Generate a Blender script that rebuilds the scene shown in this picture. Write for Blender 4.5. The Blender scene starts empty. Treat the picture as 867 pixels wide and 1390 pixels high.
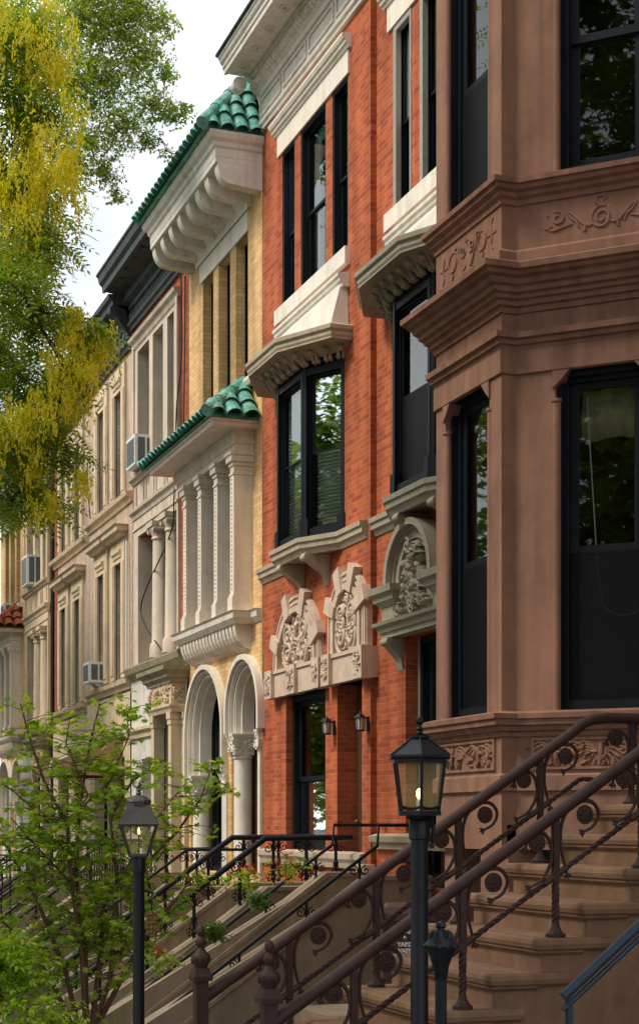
import bpy, bmesh, math, random
import numpy as np
from mathutils import Vector, Matrix
R = random.Random(7)
NR = np.random.RandomState(11)
SC = bpy.context.scene
COL = SC.collection
rad = math.radians
# ------------------------------------------------------------------ survey of the street
# X runs from the street into the houses, Y along the street away from the viewer, Z up.
TH = rad(20.05); F = 2200.0; CX = 433.5; HY = 1120.0; EYE = 1.7
CT, ST = math.cos(TH), math.sin(TH)
GZ = -0.7                                    # pavement level
XF = 7.7                                     # building line
def W(px, py, z):                            # point at optical depth z
    a = (px - CX) / F * z
    return Vector((a * CT + z * ST, z * CT - a * ST, EYE + (HY - py) * z / F))

# ------------------------------------------------------------------ mesh builder
ORG = {}
class MB:
    def __init__(s): s.v = []; s.f = []
    def add(s, vs, fs):
        o = len(s.v); s.v += [tuple(p) for p in vs]; s.f += [tuple(i + o for i in f) for f in fs]
    def box(s, x0, x1, y0, y1, z0, z1):
        if x0 > x1: x0, x1 = x1, x0
        if y0 > y1: y0, y1 = y1, y0
        if z0 > z1: z0, z1 = z1, z0
        s.add([(x0,y0,z0),(x1,y0,z0),(x1,y1,z0),(x0,y1,z0),(x0,y0,z1),(x1,y0,z1),(x1,y1,z1),(x0,y1,z1)],
              [(0,3,2,1),(4,5,6,7),(0,1,5,4),(1,2,6,5),(2,3,7,6),(3,0,4,7)])
    def fbox(s, X, u0, u1, z0, z1, w0, w1):      # box on a facade at X, out by w
        s.box(X - w1, X - w0, u0, u1, z0, z1)
    def obox(s, B, a0, a1, n0, n1, z0, z1):       # box in a basis (origin, along, out)
        o, d, n = B
        P = lambda a, q, z: (o[0] + d[0]*a + n[0]*q, o[1] + d[1]*a + n[1]*q, z)
        s.add([P(a0,n0,z0),P(a1,n0,z0),P(a1,n1,z0),P(a0,n1,z0),P(a0,n0,z1),P(a1,n0,z1),P(a1,n1,z1),P(a0,n1,z1)],
              [(0,3,2,1),(4,5,6,7),(0,1,5,4),(1,2,6,5),(2,3,7,6),(3,0,4,7)])
    def plan(s, pts, z0, z1):                     # vertical prism over a plan polygon
        n = len(pts)
        s.add([(p[0],p[1],z0) for p in pts] + [(p[0],p[1],z1) for p in pts],
              [tuple(range(n))[::-1], tuple(range(n, 2*n))] + [(i,(i+1)%n,n+(i+1)%n,n+i) for i in range(n)])
    def uz(s, poly, X, w0, w1):                   # facade polygon (u,z) extruded outwards
        n = len(poly)
        s.add([(X-w0,p[0],p[1]) for p in poly] + [(X-w1,p[0],p[1]) for p in poly],
              [tuple(range(n)), tuple(range(n, 2*n))[::-1]] + [(i,(i+1)%n,n+(i+1)%n,n+i) for i in range(n)])
    def xz(s, poly, y0, y1):                      # polygon (x,z) extruded along the street
        n = len(poly)
        s.add([(p[0],y0,p[1]) for p in poly] + [(p[0],y1,p[1]) for p in poly],
              [tuple(range(n)), tuple(range(n, 2*n))[::-1]] + [(i,(i+1)%n,n+(i+1)%n,n+i) for i in range(n)])
    def sweep(s, path, prof, caps=True):          # moulding: plan path (far to near), profile (out, z)
        n = len(path); m = len(prof)
        P = [Vector((p[0], p[1])) for p in path]
        off = []
        for i in range(n):
            ds = []
            if i > 0: ds.append((P[i]-P[i-1]).normalized())
            if i < n-1: ds.append((P[i+1]-P[i]).normalized())
            ns = [Vector((d.y, -d.x)) for d in ds]
            if len(ns) == 1: off.append(ns[0])
            else:
                b = (ns[0] + ns[1])
                if b.length < 1e-6: b = ns[0]
                b.normalize(); off.append(b / max(.3, b.dot(ns[0])))
        vs = []
        for i in range(n):
            for (o, z) in prof:
                q = P[i] + off[i] * o; vs.append((q.x, q.y, z))
        fs = [(i*m+j, i*m+j+1, (i+1)*m+j+1, (i+1)*m+j) for i in range(n-1) for j in range(m-1)]
        fs += [((i)*m+m-1, i*m, (i+1)*m, (i+1)*m+m-1) for i in range(n-1)]
        if caps: fs += [tuple(range(m))[::-1], tuple(range((n-1)*m, n*m))]
        s.add(vs, fs)
    def fill(s, path, z0, z1, inn=.006):           # solid core just inside a moulding path
        P = [Vector((p[0], p[1])) for p in path]; n = len(P); q = []
        for i in range(n):
            ds = ([(P[i]-P[i-1]).normalized()] if i else []) + ([(P[i+1]-P[i]).normalized()] if i < n-1 else [])
            ns = [Vector((d.y,-d.x)) for d in ds]; b = ns[0] if len(ns) == 1 else (ns[0]+ns[1]).normalized()
            q.append(P[i] - b*(inn/max(.3,b.dot(ns[0]))))
        s.plan([(p.x,p.y) for p in q], z0, z1)
    def tube(s, pts, r, n=8, caps=True):
        pts = [Vector(p) for p in pts]; k = len(pts)
        rs = r if isinstance(r, (list, tuple)) else [r]*k
        T = []
        for i in range(k):
            a = pts[max(0,i-1)]; b = pts[min(k-1,i+1)]; T.append((b-a).normalized() if (b-a).length > 1e-9 else Vector((0,0,1)))
        up = Vector((0,0,1)) if abs(T[0].z) < .9 else Vector((1,0,0))
        N = (up - T[0]*up.dot(T[0])).normalized(); vs = []
        for i in range(k):
            N = (N - T[i]*N.dot(T[i]))
            N = N.normalized() if N.length > 1e-6 else T[i].orthogonal().normalized()
            Bn = T[i].cross(N)
            for j in range(n):
                a = 2*math.pi*j/n; vs.append(pts[i] + (N*math.cos(a) + Bn*math.sin(a))*rs[i])
        fs = [(i*n+j, i*n+(j+1)%n, (i+1)*n+(j+1)%n, (i+1)*n+j) for i in range(k-1) for j in range(n)]
        if caps: fs += [tuple(range(n))[::-1], tuple(range((k-1)*n, k*n))]
        s.add(vs, fs)
    def lathe(s, c, prof, n=16, rot=0.0):         # vertical turning, prof (r, z)
        m = len(prof); vs = []
        for (r, z) in prof:
            for j in range(n):
                a = 2*math.pi*j/n + rot; vs.append((c[0]+r*math.cos(a), c[1]+r*math.sin(a), z))
        fs = [(i*n+j, i*n+(j+1)%n, (i+1)*n+(j+1)%n, (i+1)*n+j) for i in range(m-1) for j in range(n)]
        fs += [tuple(range(n))[::-1], tuple(range((m-1)*n, m*n))]
        s.add(vs, fs)
    def blob(s, c, ex, ey, ez, n=7, m=4):         # ellipsoid with half axes as vectors
        vs = [Vector(c) - Vector(ez)]
        for i in range(1, m):
            t = -math.pi/2 + math.pi*i/m
            for j in range(n):
                a = 2*math.pi*j/n
                vs.append(Vector(c) + Vector(ex)*math.cos(t)*math.cos(a) + Vector(ey)*math.cos(t)*math.sin(a) + Vector(ez)*math.sin(t))
        vs.append(Vector(c) + Vector(ez)); L = len(vs)-1
        fs = [(0, 1+(j+1)%n, 1+j) for j in range(n)]
        fs += [(1+i*n+j, 1+i*n+(j+1)%n, 1+(i+1)*n+(j+1)%n, 1+(i+1)*n+j) for i in range(m-2) for j in range(n)]
        fs += [(1+(m-2)*n+j, 1+(m-2)*n+(j+1)%n, L) for j in range(n)]
        s.add(vs, fs)
    def ring(s, X, uc, zs, ri, ro, w0, w1, zb, n=20):   # arch band with legs to zb
        def pts(r):
            return [(uc+r, zb)] + [(uc + r*math.cos(math.pi*i/n), zs + r*math.sin(math.pi*i/n)) for i in range(n+1)] + [(uc-r, zb)]
        A, B = pts(ri), pts(ro); k = len(A)
        vs = [(X-w0,*p) for p in A] + [(X-w0,*p) for p in B] + [(X-w1,*p) for p in A] + [(X-w1,*p) for p in B]
        fs = []
        for i in range(k-1):
            fs += [(2*k+i, 2*k+i+1, 3*k+i+1, 3*k+i), (i, i+1, 2*k+i+1, 2*k+i), (3*k+i, 3*k+i+1, k+i+1, k+i), (k+i, k+i+1, i+1, i)]
        for i in (0, k-1): fs.append((i, 2*k+i, 3*k+i, k+i))
        s.add(vs, fs)
    def wall(s, X, u0, u1, z0, z1, ops, d=.3):     # facade sheet with openings and reveals
        us = sorted({u0,u1} | {o[0] for o in ops} | {o[1] for o in ops}); zs = sorted({z0,z1} | {o[2] for o in ops} | {o[3] for o in ops})
        for i in range(len(us)-1):
            for j in range(len(zs)-1):
                um, zm = (us[i]+us[i+1])/2, (zs[j]+zs[j+1])/2
                if any(o[0] < um < o[1] and o[2] < zm < o[3] for o in ops): continue
                s.add([(X,us[i],zs[j]),(X,us[i+1],zs[j]),(X,us[i+1],zs[j+1]),(X,us[i],zs[j+1])], [(0,3,2,1)])
        for o in ops:
            a, b, c, e = o[:4]; D = X + (o[4] if len(o) > 4 else d)
            s.add([(X,a,c),(X,b,c),(X,b,e),(X,a,e),(D,a,c),(D,b,c),(D,b,e),(D,a,e)], [(0,1,5,4),(1,2,6,5),(2,3,7,6),(3,0,4,7)])
    def shell(s, X, u0, u1, z0, z1, depth=9):      # rest of the house behind the facade
        D = X + depth
        s.add([(X,u0,z0),(X,u1,z0),(X,u1,z1),(X,u0,z1),(D,u0,z0),(D,u1,z0),(D,u1,z1),(D,u0,z1)],
              [(0,1,5,4),(1,2,6,5),(2,3,7,6),(3,0,4,7),(4,5,6,7)])
    def build(s, name, m, parent=None, smooth=False, at=None):
        me = bpy.data.meshes.new(name)
        o0 = ORG.get(parent.name, Vector((0,0,0))) if parent else Vector(at or (0,0,0))
        me.from_pydata([(v[0]-o0[0], v[1]-o0[1], v[2]-o0[2]) for v in s.v], [], s.f)
        bm = bmesh.new(); bm.from_mesh(me); bmesh.ops.recalc_face_normals(bm, faces=bm.faces); bm.to_mesh(me); bm.free()
        me.materials.append(m)
        ob = bpy.data.objects.new(name, me); COL.objects.link(ob)
        if parent: ob.parent = parent
        else: ob.location = o0
        ORG[ob.name] = Vector(o0)
        if smooth:
            me.polygons.foreach_set('use_smooth', [True]*len(me.polygons))
            try: me.set_sharp_from_angle(angle=rad(40))
            except Exception: pass
        return ob

def tag(o, label=None, cat=None, group=None, kind=None):
    if label: o['label'] = label
    if cat: o['category'] = cat
    if group: o['group'] = group
    if kind: o['kind'] = kind
    return o
def thing(name, loc, label, cat, group=None):
    o = bpy.data.objects.new(name, None); COL.objects.link(o); o.location = loc; o.empty_display_size = .2
    ORG[o.name] = Vector(loc); return tag(o, label, cat, group)
def copy_tree(o, loc=None, parent=None):
    c = o.copy(); COL.objects.link(c)
    if parent: c.parent = parent
    if loc is not None: c.location = loc; ORG[c.name] = Vector(loc)
    for ch in [q for q in bpy.data.objects if q.parent == o]: copy_tree(ch, None, c)
    return c

# ------------------------------------------------------------------ materials
def newmat(name):
    m = bpy.data.materials.new(name); m.use_nodes = True
    nt = m.node_tree; return m, nt, nt.nodes, nt.links, nt.nodes['Principled BSDF']
def lin(c):
    return tuple(((x/255)/12.92 if x/255 <= .04045 else ((x/255+.055)/1.055)**2.4) for x in c) + (1,)
def stone(name, col, var=.18, rough=.85, scale=3.0, bump=.25, fine=60, streak=.0, dirt=None, dirtamt=.4, spec=.3):
    m, nt, N, L, bs = newmat(name)
    tc = N.new('ShaderNodeTexCoord')
    n1 = N.new('ShaderNodeTexNoise'); n1.inputs['Scale'].default_value = scale; n1.inputs['Detail'].default_value = 6; n1.inputs['Roughness'].default_value = .6
    L.new(tc.outputs['Object'], n1.inputs['Vector'])
    n2 = N.new('ShaderNodeTexNoise'); n2.inputs['Scale'].default_value = fine; n2.inputs['Detail'].default_value = 4
    L.new(tc.outputs['Object'], n2.inputs['Vector'])
    r1 = N.new('ShaderNodeMapRange'); r1.inputs[1].default_value = .3; r1.inputs[2].default_value = .7; r1.inputs[3].default_value = 1-var; r1.inputs[4].default_value = 1+var*.7
    L.new(n1.outputs['Fac'], r1.inputs[0])
    r2 = N.new('ShaderNodeMapRange'); r2.inputs[1].default_value = .3; r2.inputs[2].default_value = .7; r2.inputs[3].default_value = 1-var*.5; r2.inputs[4].default_value = 1+var*.4
    L.new(n2.outputs['Fac'], r2.inputs[0])
    mu = N.new('ShaderNodeMath'); mu.operation = 'MULTIPLY'; L.new(r1.outputs[0], mu.inputs[0]); L.new(r2.outputs[0], mu.inputs[1])
    last = mu.outputs[0]
    if streak:
        mp = N.new('ShaderNodeMapping'); mp.inputs['Scale'].default_value = (9, 9, .5); L.new(tc.outputs['Object'], mp.inputs[0])
        n3 = N.new('ShaderNodeTexNoise'); n3.inputs['Scale'].default_value = 1.0; n3.inputs['Detail'].default_value = 5; L.new(mp.outputs[0], n3.inputs['Vector'])
        r3 = N.new('ShaderNodeMapRange'); r3.inputs[1].default_value = .35; r3.inputs[2].default_value = .65; r3.inputs[3].default_value = 1-streak; r3.inputs[4].default_value = 1.03
        L.new(n3.outputs['Fac'], r3.inputs[0])
        m3 = N.new('ShaderNodeMath'); m3.operation = 'MULTIPLY'; L.new(last, m3.inputs[0]); L.new(r3.outputs[0], m3.inputs[1]); last = m3.outputs[0]
    vm = N.new('ShaderNodeVectorMath'); vm.operation = 'SCALE'; L.new(last, vm.inputs['Scale'])
    if dirt:
        n4 = N.new('ShaderNodeTexNoise'); n4.inputs['Scale'].default_value = 1.3; n4.inputs['Detail'].default_value = 9; n4.inputs['Roughness'].default_value = .7
        L.new(tc.outputs['Object'], n4.inputs['Vector'])
        r4 = N.new('ShaderNodeMapRange'); r4.inputs[1].default_value = .52; r4.inputs[2].default_value = .72; r4.inputs[3].default_value = 0; r4.inputs[4].default_value = dirtamt
        L.new(n4.outputs['Fac'], r4.inputs[0])
        mx = N.new('ShaderNodeMix'); mx.data_type = 'RGBA'; L.new(r4.outputs[0], mx.inputs[0]); mx.inputs[6].default_value = (*col[:3],1); mx.inputs[7].default_value = (*dirt[:3],1)
        L.new(mx.outputs[2], vm.inputs[0])
    else: vm.inputs[0].default_value = col[:3]
    L.new(vm.outputs[0], bs.inputs['Base Color'])
    bs.inputs['Roughness'].default_value = rough; bs.inputs['Specular IOR Level'].default_value = spec
    if bump:
        ad = N.new('ShaderNodeMath'); ad.operation = 'ADD'; L.new(n1.outputs['Fac'], ad.inputs[0]); L.new(n2.outputs['Fac'], ad.inputs[1])
        bp = N.new('ShaderNodeBump'); bp.inputs['Strength'].default_value = bump; bp.inputs['Distance'].default_value = .01
        L.new(ad.outputs[0], bp.inputs['Height']); L.new(bp.outputs[0], bs.inputs['Normal'])
    return m
def brick(name, c1, c2, mort, var=.25, bw=.205, rh=.0705, ms=.0055, dark=None):
    m, nt, N, L, bs = newmat(name)
    tc = N.new('ShaderNodeTexCoord'); sp = N.new('ShaderNodeSeparateXYZ'); L.new(tc.outputs['Object'], sp.inputs[0])
    ad = N.new('ShaderNodeMath'); ad.operation = 'ADD'; L.new(sp.outputs[0], ad.inputs[0]); L.new(sp.outputs[1], ad.inputs[1])
    cb = N.new('ShaderNodeCombineXYZ'); L.new(ad.outputs[0], cb.inputs[0]); L.new(sp.outputs[2], cb.inputs[1])
    wob = N.new('ShaderNodeTexNoise'); wob.inputs['Scale'].default_value = 9; L.new(tc.outputs['Object'], wob.inputs['Vector'])
    ws = N.new('ShaderNodeVectorMath'); ws.operation = 'MULTIPLY_ADD'; ws.inputs[1].default_value = (.004,.004,0)
    L.new(wob.outputs['Color'], ws.inputs[0]); L.new(cb.outputs[0], ws.inputs[2])
    b = N.new('ShaderNodeTexBrick'); b.inputs['Scale'].default_value = 1; b.inputs['Brick Width'].default_value = bw; b.inputs['Row Height'].default_value = rh
    b.inputs['Mortar Size'].default_value = ms; b.inputs['Mortar Smooth'].default_value = .25; b.inputs['Bias'].default_value = -.15
    L.new(ws.outputs[0], b.inputs['Vector'])
    b.inputs['Color1'].default_value = c1; b.inputs['Color2'].default_value = c2; b.inputs['Mortar'].default_value = mort
    # per-brick shade: a second, coarser pattern picks out odd darker and paler bricks
    fl = N.new('ShaderNodeVectorMath'); fl.operation = 'SNAP'; fl.inputs[1].default_value = (bw/2, rh, 1); L.new(cb.outputs[0], fl.inputs[0])
    wn = N.new('ShaderNodeTexWhiteNoise'); wn.noise_dimensions = '3D'; L.new(fl.outputs[0], wn.inputs['Vector'])
    r0 = N.new('ShaderNodeMapRange'); r0.inputs[3].default_value = 1-var; r0.inputs[4].default_value = 1+var*.6; L.new(wn.outputs['Value'], r0.inputs[0])
    n1 = N.new('ShaderNodeTexNoise'); n1.inputs['Scale'].default_value = 1.1; n1.inputs['Detail'].default_value = 8; L.new(tc.outputs['Object'], n1.inputs['Vector'])
    r1 = N.new('ShaderNodeMapRange'); r1.inputs[1].default_value = .3; r1.inputs[2].default_value = .7; r1.inputs[3].default_value = .82; r1.inputs[4].default_value = 1.12
    L.new(n1.outputs['Fac'], r1.inputs[0])
    mu = N.new('ShaderNodeMath'); mu.operation = 'MULTIPLY'; L.new(r0.outputs[0], mu.inputs[0]); L.new(r1.outputs[0], mu.inputs[1])
    mp = N.new('ShaderNodeMapping'); mp.inputs['Scale'].default_value = (4,4,.28); L.new(tc.outputs['Object'], mp.inputs[0])
    n3 = N.new('ShaderNodeTexNoise'); n3.inputs['Scale'].default_value = 1; n3.inputs['Detail'].default_value = 7; L.new(mp.outputs[0], n3.inputs['Vector'])
    r3 = N.new('ShaderNodeMapRange'); r3.inputs[1].default_value = .35; r3.inputs[2].default_value = .6; r3.inputs[3].default_value = .78; r3.inputs[4].default_value = 1.05; L.new(n3.outputs['Fac'], r3.inputs[0])
    m3 = N.new('ShaderNodeMath'); m3.operation = 'MULTIPLY'; L.new(mu.outputs[0], m3.inputs[0]); L.new(r3.outputs[0], m3.inputs[1]); mu = m3
    vm = N.new('ShaderNodeVectorMath'); vm.operation = 'SCALE'; L.new(b.outputs['Color'], vm.inputs[0]); L.new(mu.outputs[0], vm.inputs['Scale'])
    L.new(vm.outputs[0], bs.inputs['Base Color']); bs.inputs['Roughness'].default_value = .88; bs.inputs['Specular IOR Level'].default_value = .25
    iv = N.new('ShaderNodeMath'); iv.operation = 'SUBTRACT'; iv.inputs[0].default_value = 1; L.new(b.outputs['Fac'], iv.inputs[1])
    bp = N.new('ShaderNodeBump'); bp.inputs['Strength'].default_value = .6; bp.inputs['Distance'].default_value = .006
    L.new(iv.outputs[0], bp.inputs['Height']); L.new(bp.outputs[0], bs.inputs['Normal'])
    return m
def plain(name, col, rough=.5, metal=0, spec=.5, var=.12, scale=14, bump=.08):
    m = stone(name, col, var=var, rough=rough, scale=scale, bump=bump, fine=90, spec=spec)
    m.node_tree.nodes['Principled BSDF'].inputs['Metallic'].default_value = metal
    return m
def glass(name, tint=(.75,.8,.78), base=.06, gain=1.0):
    m, nt, N, L, bs = newmat(name); N.remove(bs); out = N['Material Output']
    tr = N.new('ShaderNodeBsdfTransparent'); tr.inputs[0].default_value = (*tint,1)
    gl = N.new('ShaderNodeBsdfGlossy'); gl.inputs['Roughness'].default_value = .015; gl.inputs[0].default_value = (.9,.95,.95,1)
    tc = N.new('ShaderNodeTexCoord'); n = N.new('ShaderNodeTexNoise'); n.inputs['Scale'].default_value = 1.6; L.new(tc.outputs['Object'], n.inputs['Vector'])
    bp = N.new('ShaderNodeBump'); bp.inputs['Strength'].default_value = .025; bp.inputs['Distance'].default_value = .02; L.new(n.outputs['Fac'], bp.inputs['Height']); L.new(bp.outputs[0], gl.inputs['Normal'])
    fr = N.new('ShaderNodeFresnel'); fr.inputs[0].default_value = 1.5
    ma = N.new('ShaderNodeMath'); ma.operation = 'MULTIPLY_ADD'; ma.inputs[1].default_value = 1.6*gain; ma.inputs[2].default_value = base; ma.use_clamp = True; L.new(fr.outputs[0], ma.inputs[0])
    mx = N.new('ShaderNodeMixShader'); L.new(ma.outputs[0], mx.inputs[0]); L.new(tr.outputs[0], mx.inputs[1]); L.new(gl.outputs[0], mx.inputs[2]); L.new(mx.outputs[0], out.inputs[0])
    return m
def screenmat(name, col, op=.75):
    m, nt, N, L, bs = newmat(name); out = N['Material Output']
    bs.inputs['Base Color'].default_value = (*col,1); bs.inputs['Roughness'].default_value = .55; bs.inputs['Specular IOR Level'].default_value = .12
    tr = N.new('ShaderNodeBsdfTransparent'); mx = N.new('ShaderNodeMixShader'); mx.inputs[0].default_value = op
    L.new(tr.outputs[0], mx.inputs[1]); L.new(bs.outputs[0], mx.inputs[2]); L.new(mx.outputs[0], out.inputs[0]); return m
def leafmat(name, ca, cb, cc=None, trans=.35, rough=.5):
    m, nt, N, L, bs = newmat(name); out = N['Material Output']
    ge = N.new('ShaderNodeNewGeometry'); cr = N.new('ShaderNodeValToRGB'); L.new(ge.outputs['Random Per Island'], cr.inputs[0])
    e = cr.color_ramp.elements; e[0].color = (*ca,1); e[1].color = (*cb,1)
    if cc: q = e.new(.85); q.color = (*cb,1); e[-1].color = (*cc,1); 
    L.new(cr.outputs[0], bs.inputs['Base Color']); bs.inputs['Roughness'].default_value = rough; bs.inputs['Specular IOR Level'].default_value = .35
    tl = N.new('ShaderNodeBsdfTranslucent'); hs = N.new('ShaderNodeHueSaturation'); hs.inputs['Value'].default_value = 1.5; hs.inputs['Saturation'].default_value = 1.1
    L.new(cr.outputs[0], hs.inputs['Color']); L.new(hs.outputs[0], tl.inputs[0])
    mx = N.new('ShaderNodeMixShader'); mx.inputs[0].default_value = trans; L.new(bs.outputs[0], mx.inputs[1]); L.new(tl.outputs[0], mx.inputs[2]); L.new(mx.outputs[0], out.inputs[0])
    return m
def emit(name, col, s):
    m, nt, N, L, bs = newmat(name); bs.inputs['Base Color'].default_value = (.02,.02,.02,1)
    bs.inputs['Emission Color'].default_value = (*col,1); bs.inputs['Emission Strength'].default_value = s; return m

M = {}
M['red'] = brick('red_brick', (.50,.118,.040,1), (.30,.052,.020,1), (.38,.185,.115,1), var=.07)
M['red2'] = brick('dull_red_brick', (.33,.07,.035,1), (.24,.045,.025,1), (.36,.22,.16,1), var=.3)
M['cream'] = brick('cream_brick', (.82,.53,.25,1), (.66,.385,.16,1), (.42,.30,.17,1), var=.05, bw=.25, rh=.0705, ms=.004)
M['pink'] = brick('painted_brick', (.55,.42,.32,1), (.49,.37,.28,1), (.36,.29,.235,1), var=.1)
M['white'] = stone('white_trim_paint', (.77,.70,.60), var=.08, rough=.6, scale=4, bump=.1, streak=.1, dirt=(.45,.40,.33), dirtamt=.35)
M['cornice'] = stone('ivory_cornice_paint', (.72,.665,.59), var=.1, rough=.6, scale=5, bump=.12, streak=.12, dirt=(.36,.31,.24), dirtamt=.5)
M['loggia'] = stone('grey_white_stone', (.78,.685,.575), var=.1, rough=.75, scale=4, bump=.15, streak=.12, dirt=(.36,.32,.26), dirtamt=.4)
M['sand'] = stone('sandstone', (.60,.465,.36), var=.14, rough=.85, scale=5, bump=.25, streak=.1, dirt=(.26,.2,.15), dirtamt=.45)
M['olive'] = stone('olive_grey_paint', (.36,.325,.245), var=.1, rough=.6, scale=4, bump=.12, streak=.1, dirt=(.22,.19,.13), dirtamt=.5)
M['taupe'] = stone('taupe_stone', (.47,.385,.285), var=.12, rough=.8, scale=5, bump=.2, streak=.14, dirt=(.24,.2,.14), dirtamt=.55)
M['brown'] = stone('brownstone', (.31,.162,.112), var=.18, rough=.9, scale=2.2, bump=.4, fine=110, streak=.22, dirt=(.14,.08,.06), dirtamt=.5, spec=.2)
M['tan'] = stone('tan_stone', (.64,.505,.35), var=.12, rough=.85, scale=3, bump=.2, streak=.16, dirt=(.28,.23,.16), dirtamt=.5)
M['lime'] = stone('limestone', (.60,.50,.40), var=.12, rough=.85, scale=3, bump=.2, streak=.16, dirt=(.27,.23,.18), dirtamt=.5)
M['limew'] = stone('white_limestone', (.68,.645,.58), var=.1, rough=.85, scale=3, bump=.15, streak=.22, dirt=(.42,.38,.31), dirtamt=.5)
M['mossy'] = stone('mossy_stone', (.34,.30,.20), var=.2, rough=.9, scale=5, bump=.3, streak=.15, dirt=(.15,.16,.07), dirtamt=.8)
M['darkc'] = stone('dark_green_paint', (.042,.054,.056), var=.35, rough=.6, scale=6, bump=.15, streak=.3, dirt=(.14,.15,.15), dirtamt=.5)
M['frame'] = plain('black_window_paint', (.008,.011,.016), rough=.5, spec=.15)
M['greyf'] = plain('grey_window_paint', (.30,.28,.24), rough=.5)
M['glass'] = glass('window_glass', tint=(.74,.82,.77), base=.03, gain=.8)
M['glass2'] = glass('dark_window_glass', tint=(.40,.44,.43), base=.015, gain=.75)
M['lglass'] = screenmat('lantern_glass', (.42,.36,.18), .26)
M['screen'] = screenmat('insect_screen', (.004,.005,.006), .9)
M['blind'] = plain('white_blind', (.78,.80,.75), rough=.6)
M['curtain'] = plain('grey_curtain', (.66,.66,.61), rough=.8)
M['valance'] = plain('cream_valance', (.62,.50,.30), rough=.8)
M['gtile'] = stone('green_glazed_tile', (.12,.40,.325), var=.6, rough=.6, scale=7, bump=.2, fine=40, streak=.1, dirt=(.30,.40,.32), dirtamt=.8, spec=.35)
M['rtile'] = stone('red_clay_tile', (.30,.085,.045), var=.3, rough=.7, scale=6, bump=.2)
M['iron'] = plain('black_iron', (.008,.010,.014), rough=.4, spec=.25)
M['biron'] = stone('brown_painted_iron', (.046,.022,.019), var=.25, rough=.55, scale=9, bump=.2, fine=80, spec=.25, dirt=(.085,.05,.042), dirtamt=.5)
M['blue'] = plain('blue_painted_iron', (.012,.027,.045), rough=.45, spec=.3)
M['bronze'] = stone('weathered_bronze', (.050,.042,.036), var=.35, rough=.45, scale=9, bump=.2, spec=.5)
M['stoop'] = stone('stoop_cement', (.34,.265,.185), var=.18, rough=.9, scale=2, bump=.3, streak=.15, dirt=(.20,.17,.09), dirtamt=.6)
M['bstoop'] = stone('brown_step_stone', (.215,.120,.072), var=.28, rough=.9, scale=4, bump=.4, fine=120, streak=.1, dirt=(.13,.10,.045), dirtamt=.7)
M['wood'] = plain('brown_wood', (.075,.035,.02), rough=.5)
M['acw'] = plain('white_plastic', (.68,.69,.68), rough=.5)
M['acg'] = plain('grey_grille', (.09,.10,.11), rough=.6)
M['awning'] = stone('tan_canvas', (.44,.285,.17), var=.12, rough=.9, scale=3, bump=.1, streak=.22)
M['cable'] = plain('black_cable', (.01,.01,.011), rough=.5)
M['bark'] = stone('tree_bark', (.105,.08,.058), var=.35, rough=.95, scale=8, bump=.8, fine=40, streak=.3)
M['twig'] = stone('maple_bark', (.13,.075,.045), var=.3, rough=.85, scale=10, bump=.3)
M['asphalt'] = stone('asphalt', (.05,.05,.052), var=.25, rough=.95, scale=3, bump=.5, fine=200)
M['walk'] = stone('concrete_paving', (.30,.285,.26), var=.15, rough=.95, scale=1.5, bump=.3, fine=150)
M['soil'] = stone('yard_soil', (.07,.05,.035), var=.4, rough=1, scale=6, bump=1, fine=60)
M['bin'] = plain('brown_plastic', (.075,.028,.022), rough=.45)
M['ink'] = plain('white_print', (.62,.60,.58), rough=.6)
M['bulb'] = emit('lit_bulb', (1,.55,.10), 5)
M['flame'] = emit('gas_flame', (1,.36,.08), 3.5)
M['leafA'] = leafmat('pagoda_leaf', (.06,.115,.02), (.12,.19,.028), (.22,.26,.04), trans=.45)
M['leafA2'] = leafmat('golden_rain_leaf', (.16,.25,.04), (.29,.39,.06), (.47,.48,.08), trans=.58)
M['yel'] = leafmat('yellow_blossom', (.64,.57,.04), (.80,.74,.08), (.50,.56,.09), trans=.5)
M['leafB'] = leafmat('oak_leaf', (.18,.26,.045), (.33,.41,.075), (.50,.45,.13), trans=.55)
M['leafM'] = leafmat('maple_leaf', (.18,.32,.035), (.40,.52,.06), (.66,.64,.09), trans=.55)
M['leafS'] = leafmat('shrub_leaf', (.07,.14,.025), (.16,.25,.04))
M['petal'] = leafmat('red_petal', (.55,.012,.02), (.70,.03,.03), trans=.2)
M['gold'] = stone('aged_brass', (.20,.12,.04), var=.4, rough=.5, scale=30, bump=.4)
M['gold'].node_tree.nodes['Principled BSDF'].inputs['Metallic'].default_value = .6

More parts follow.
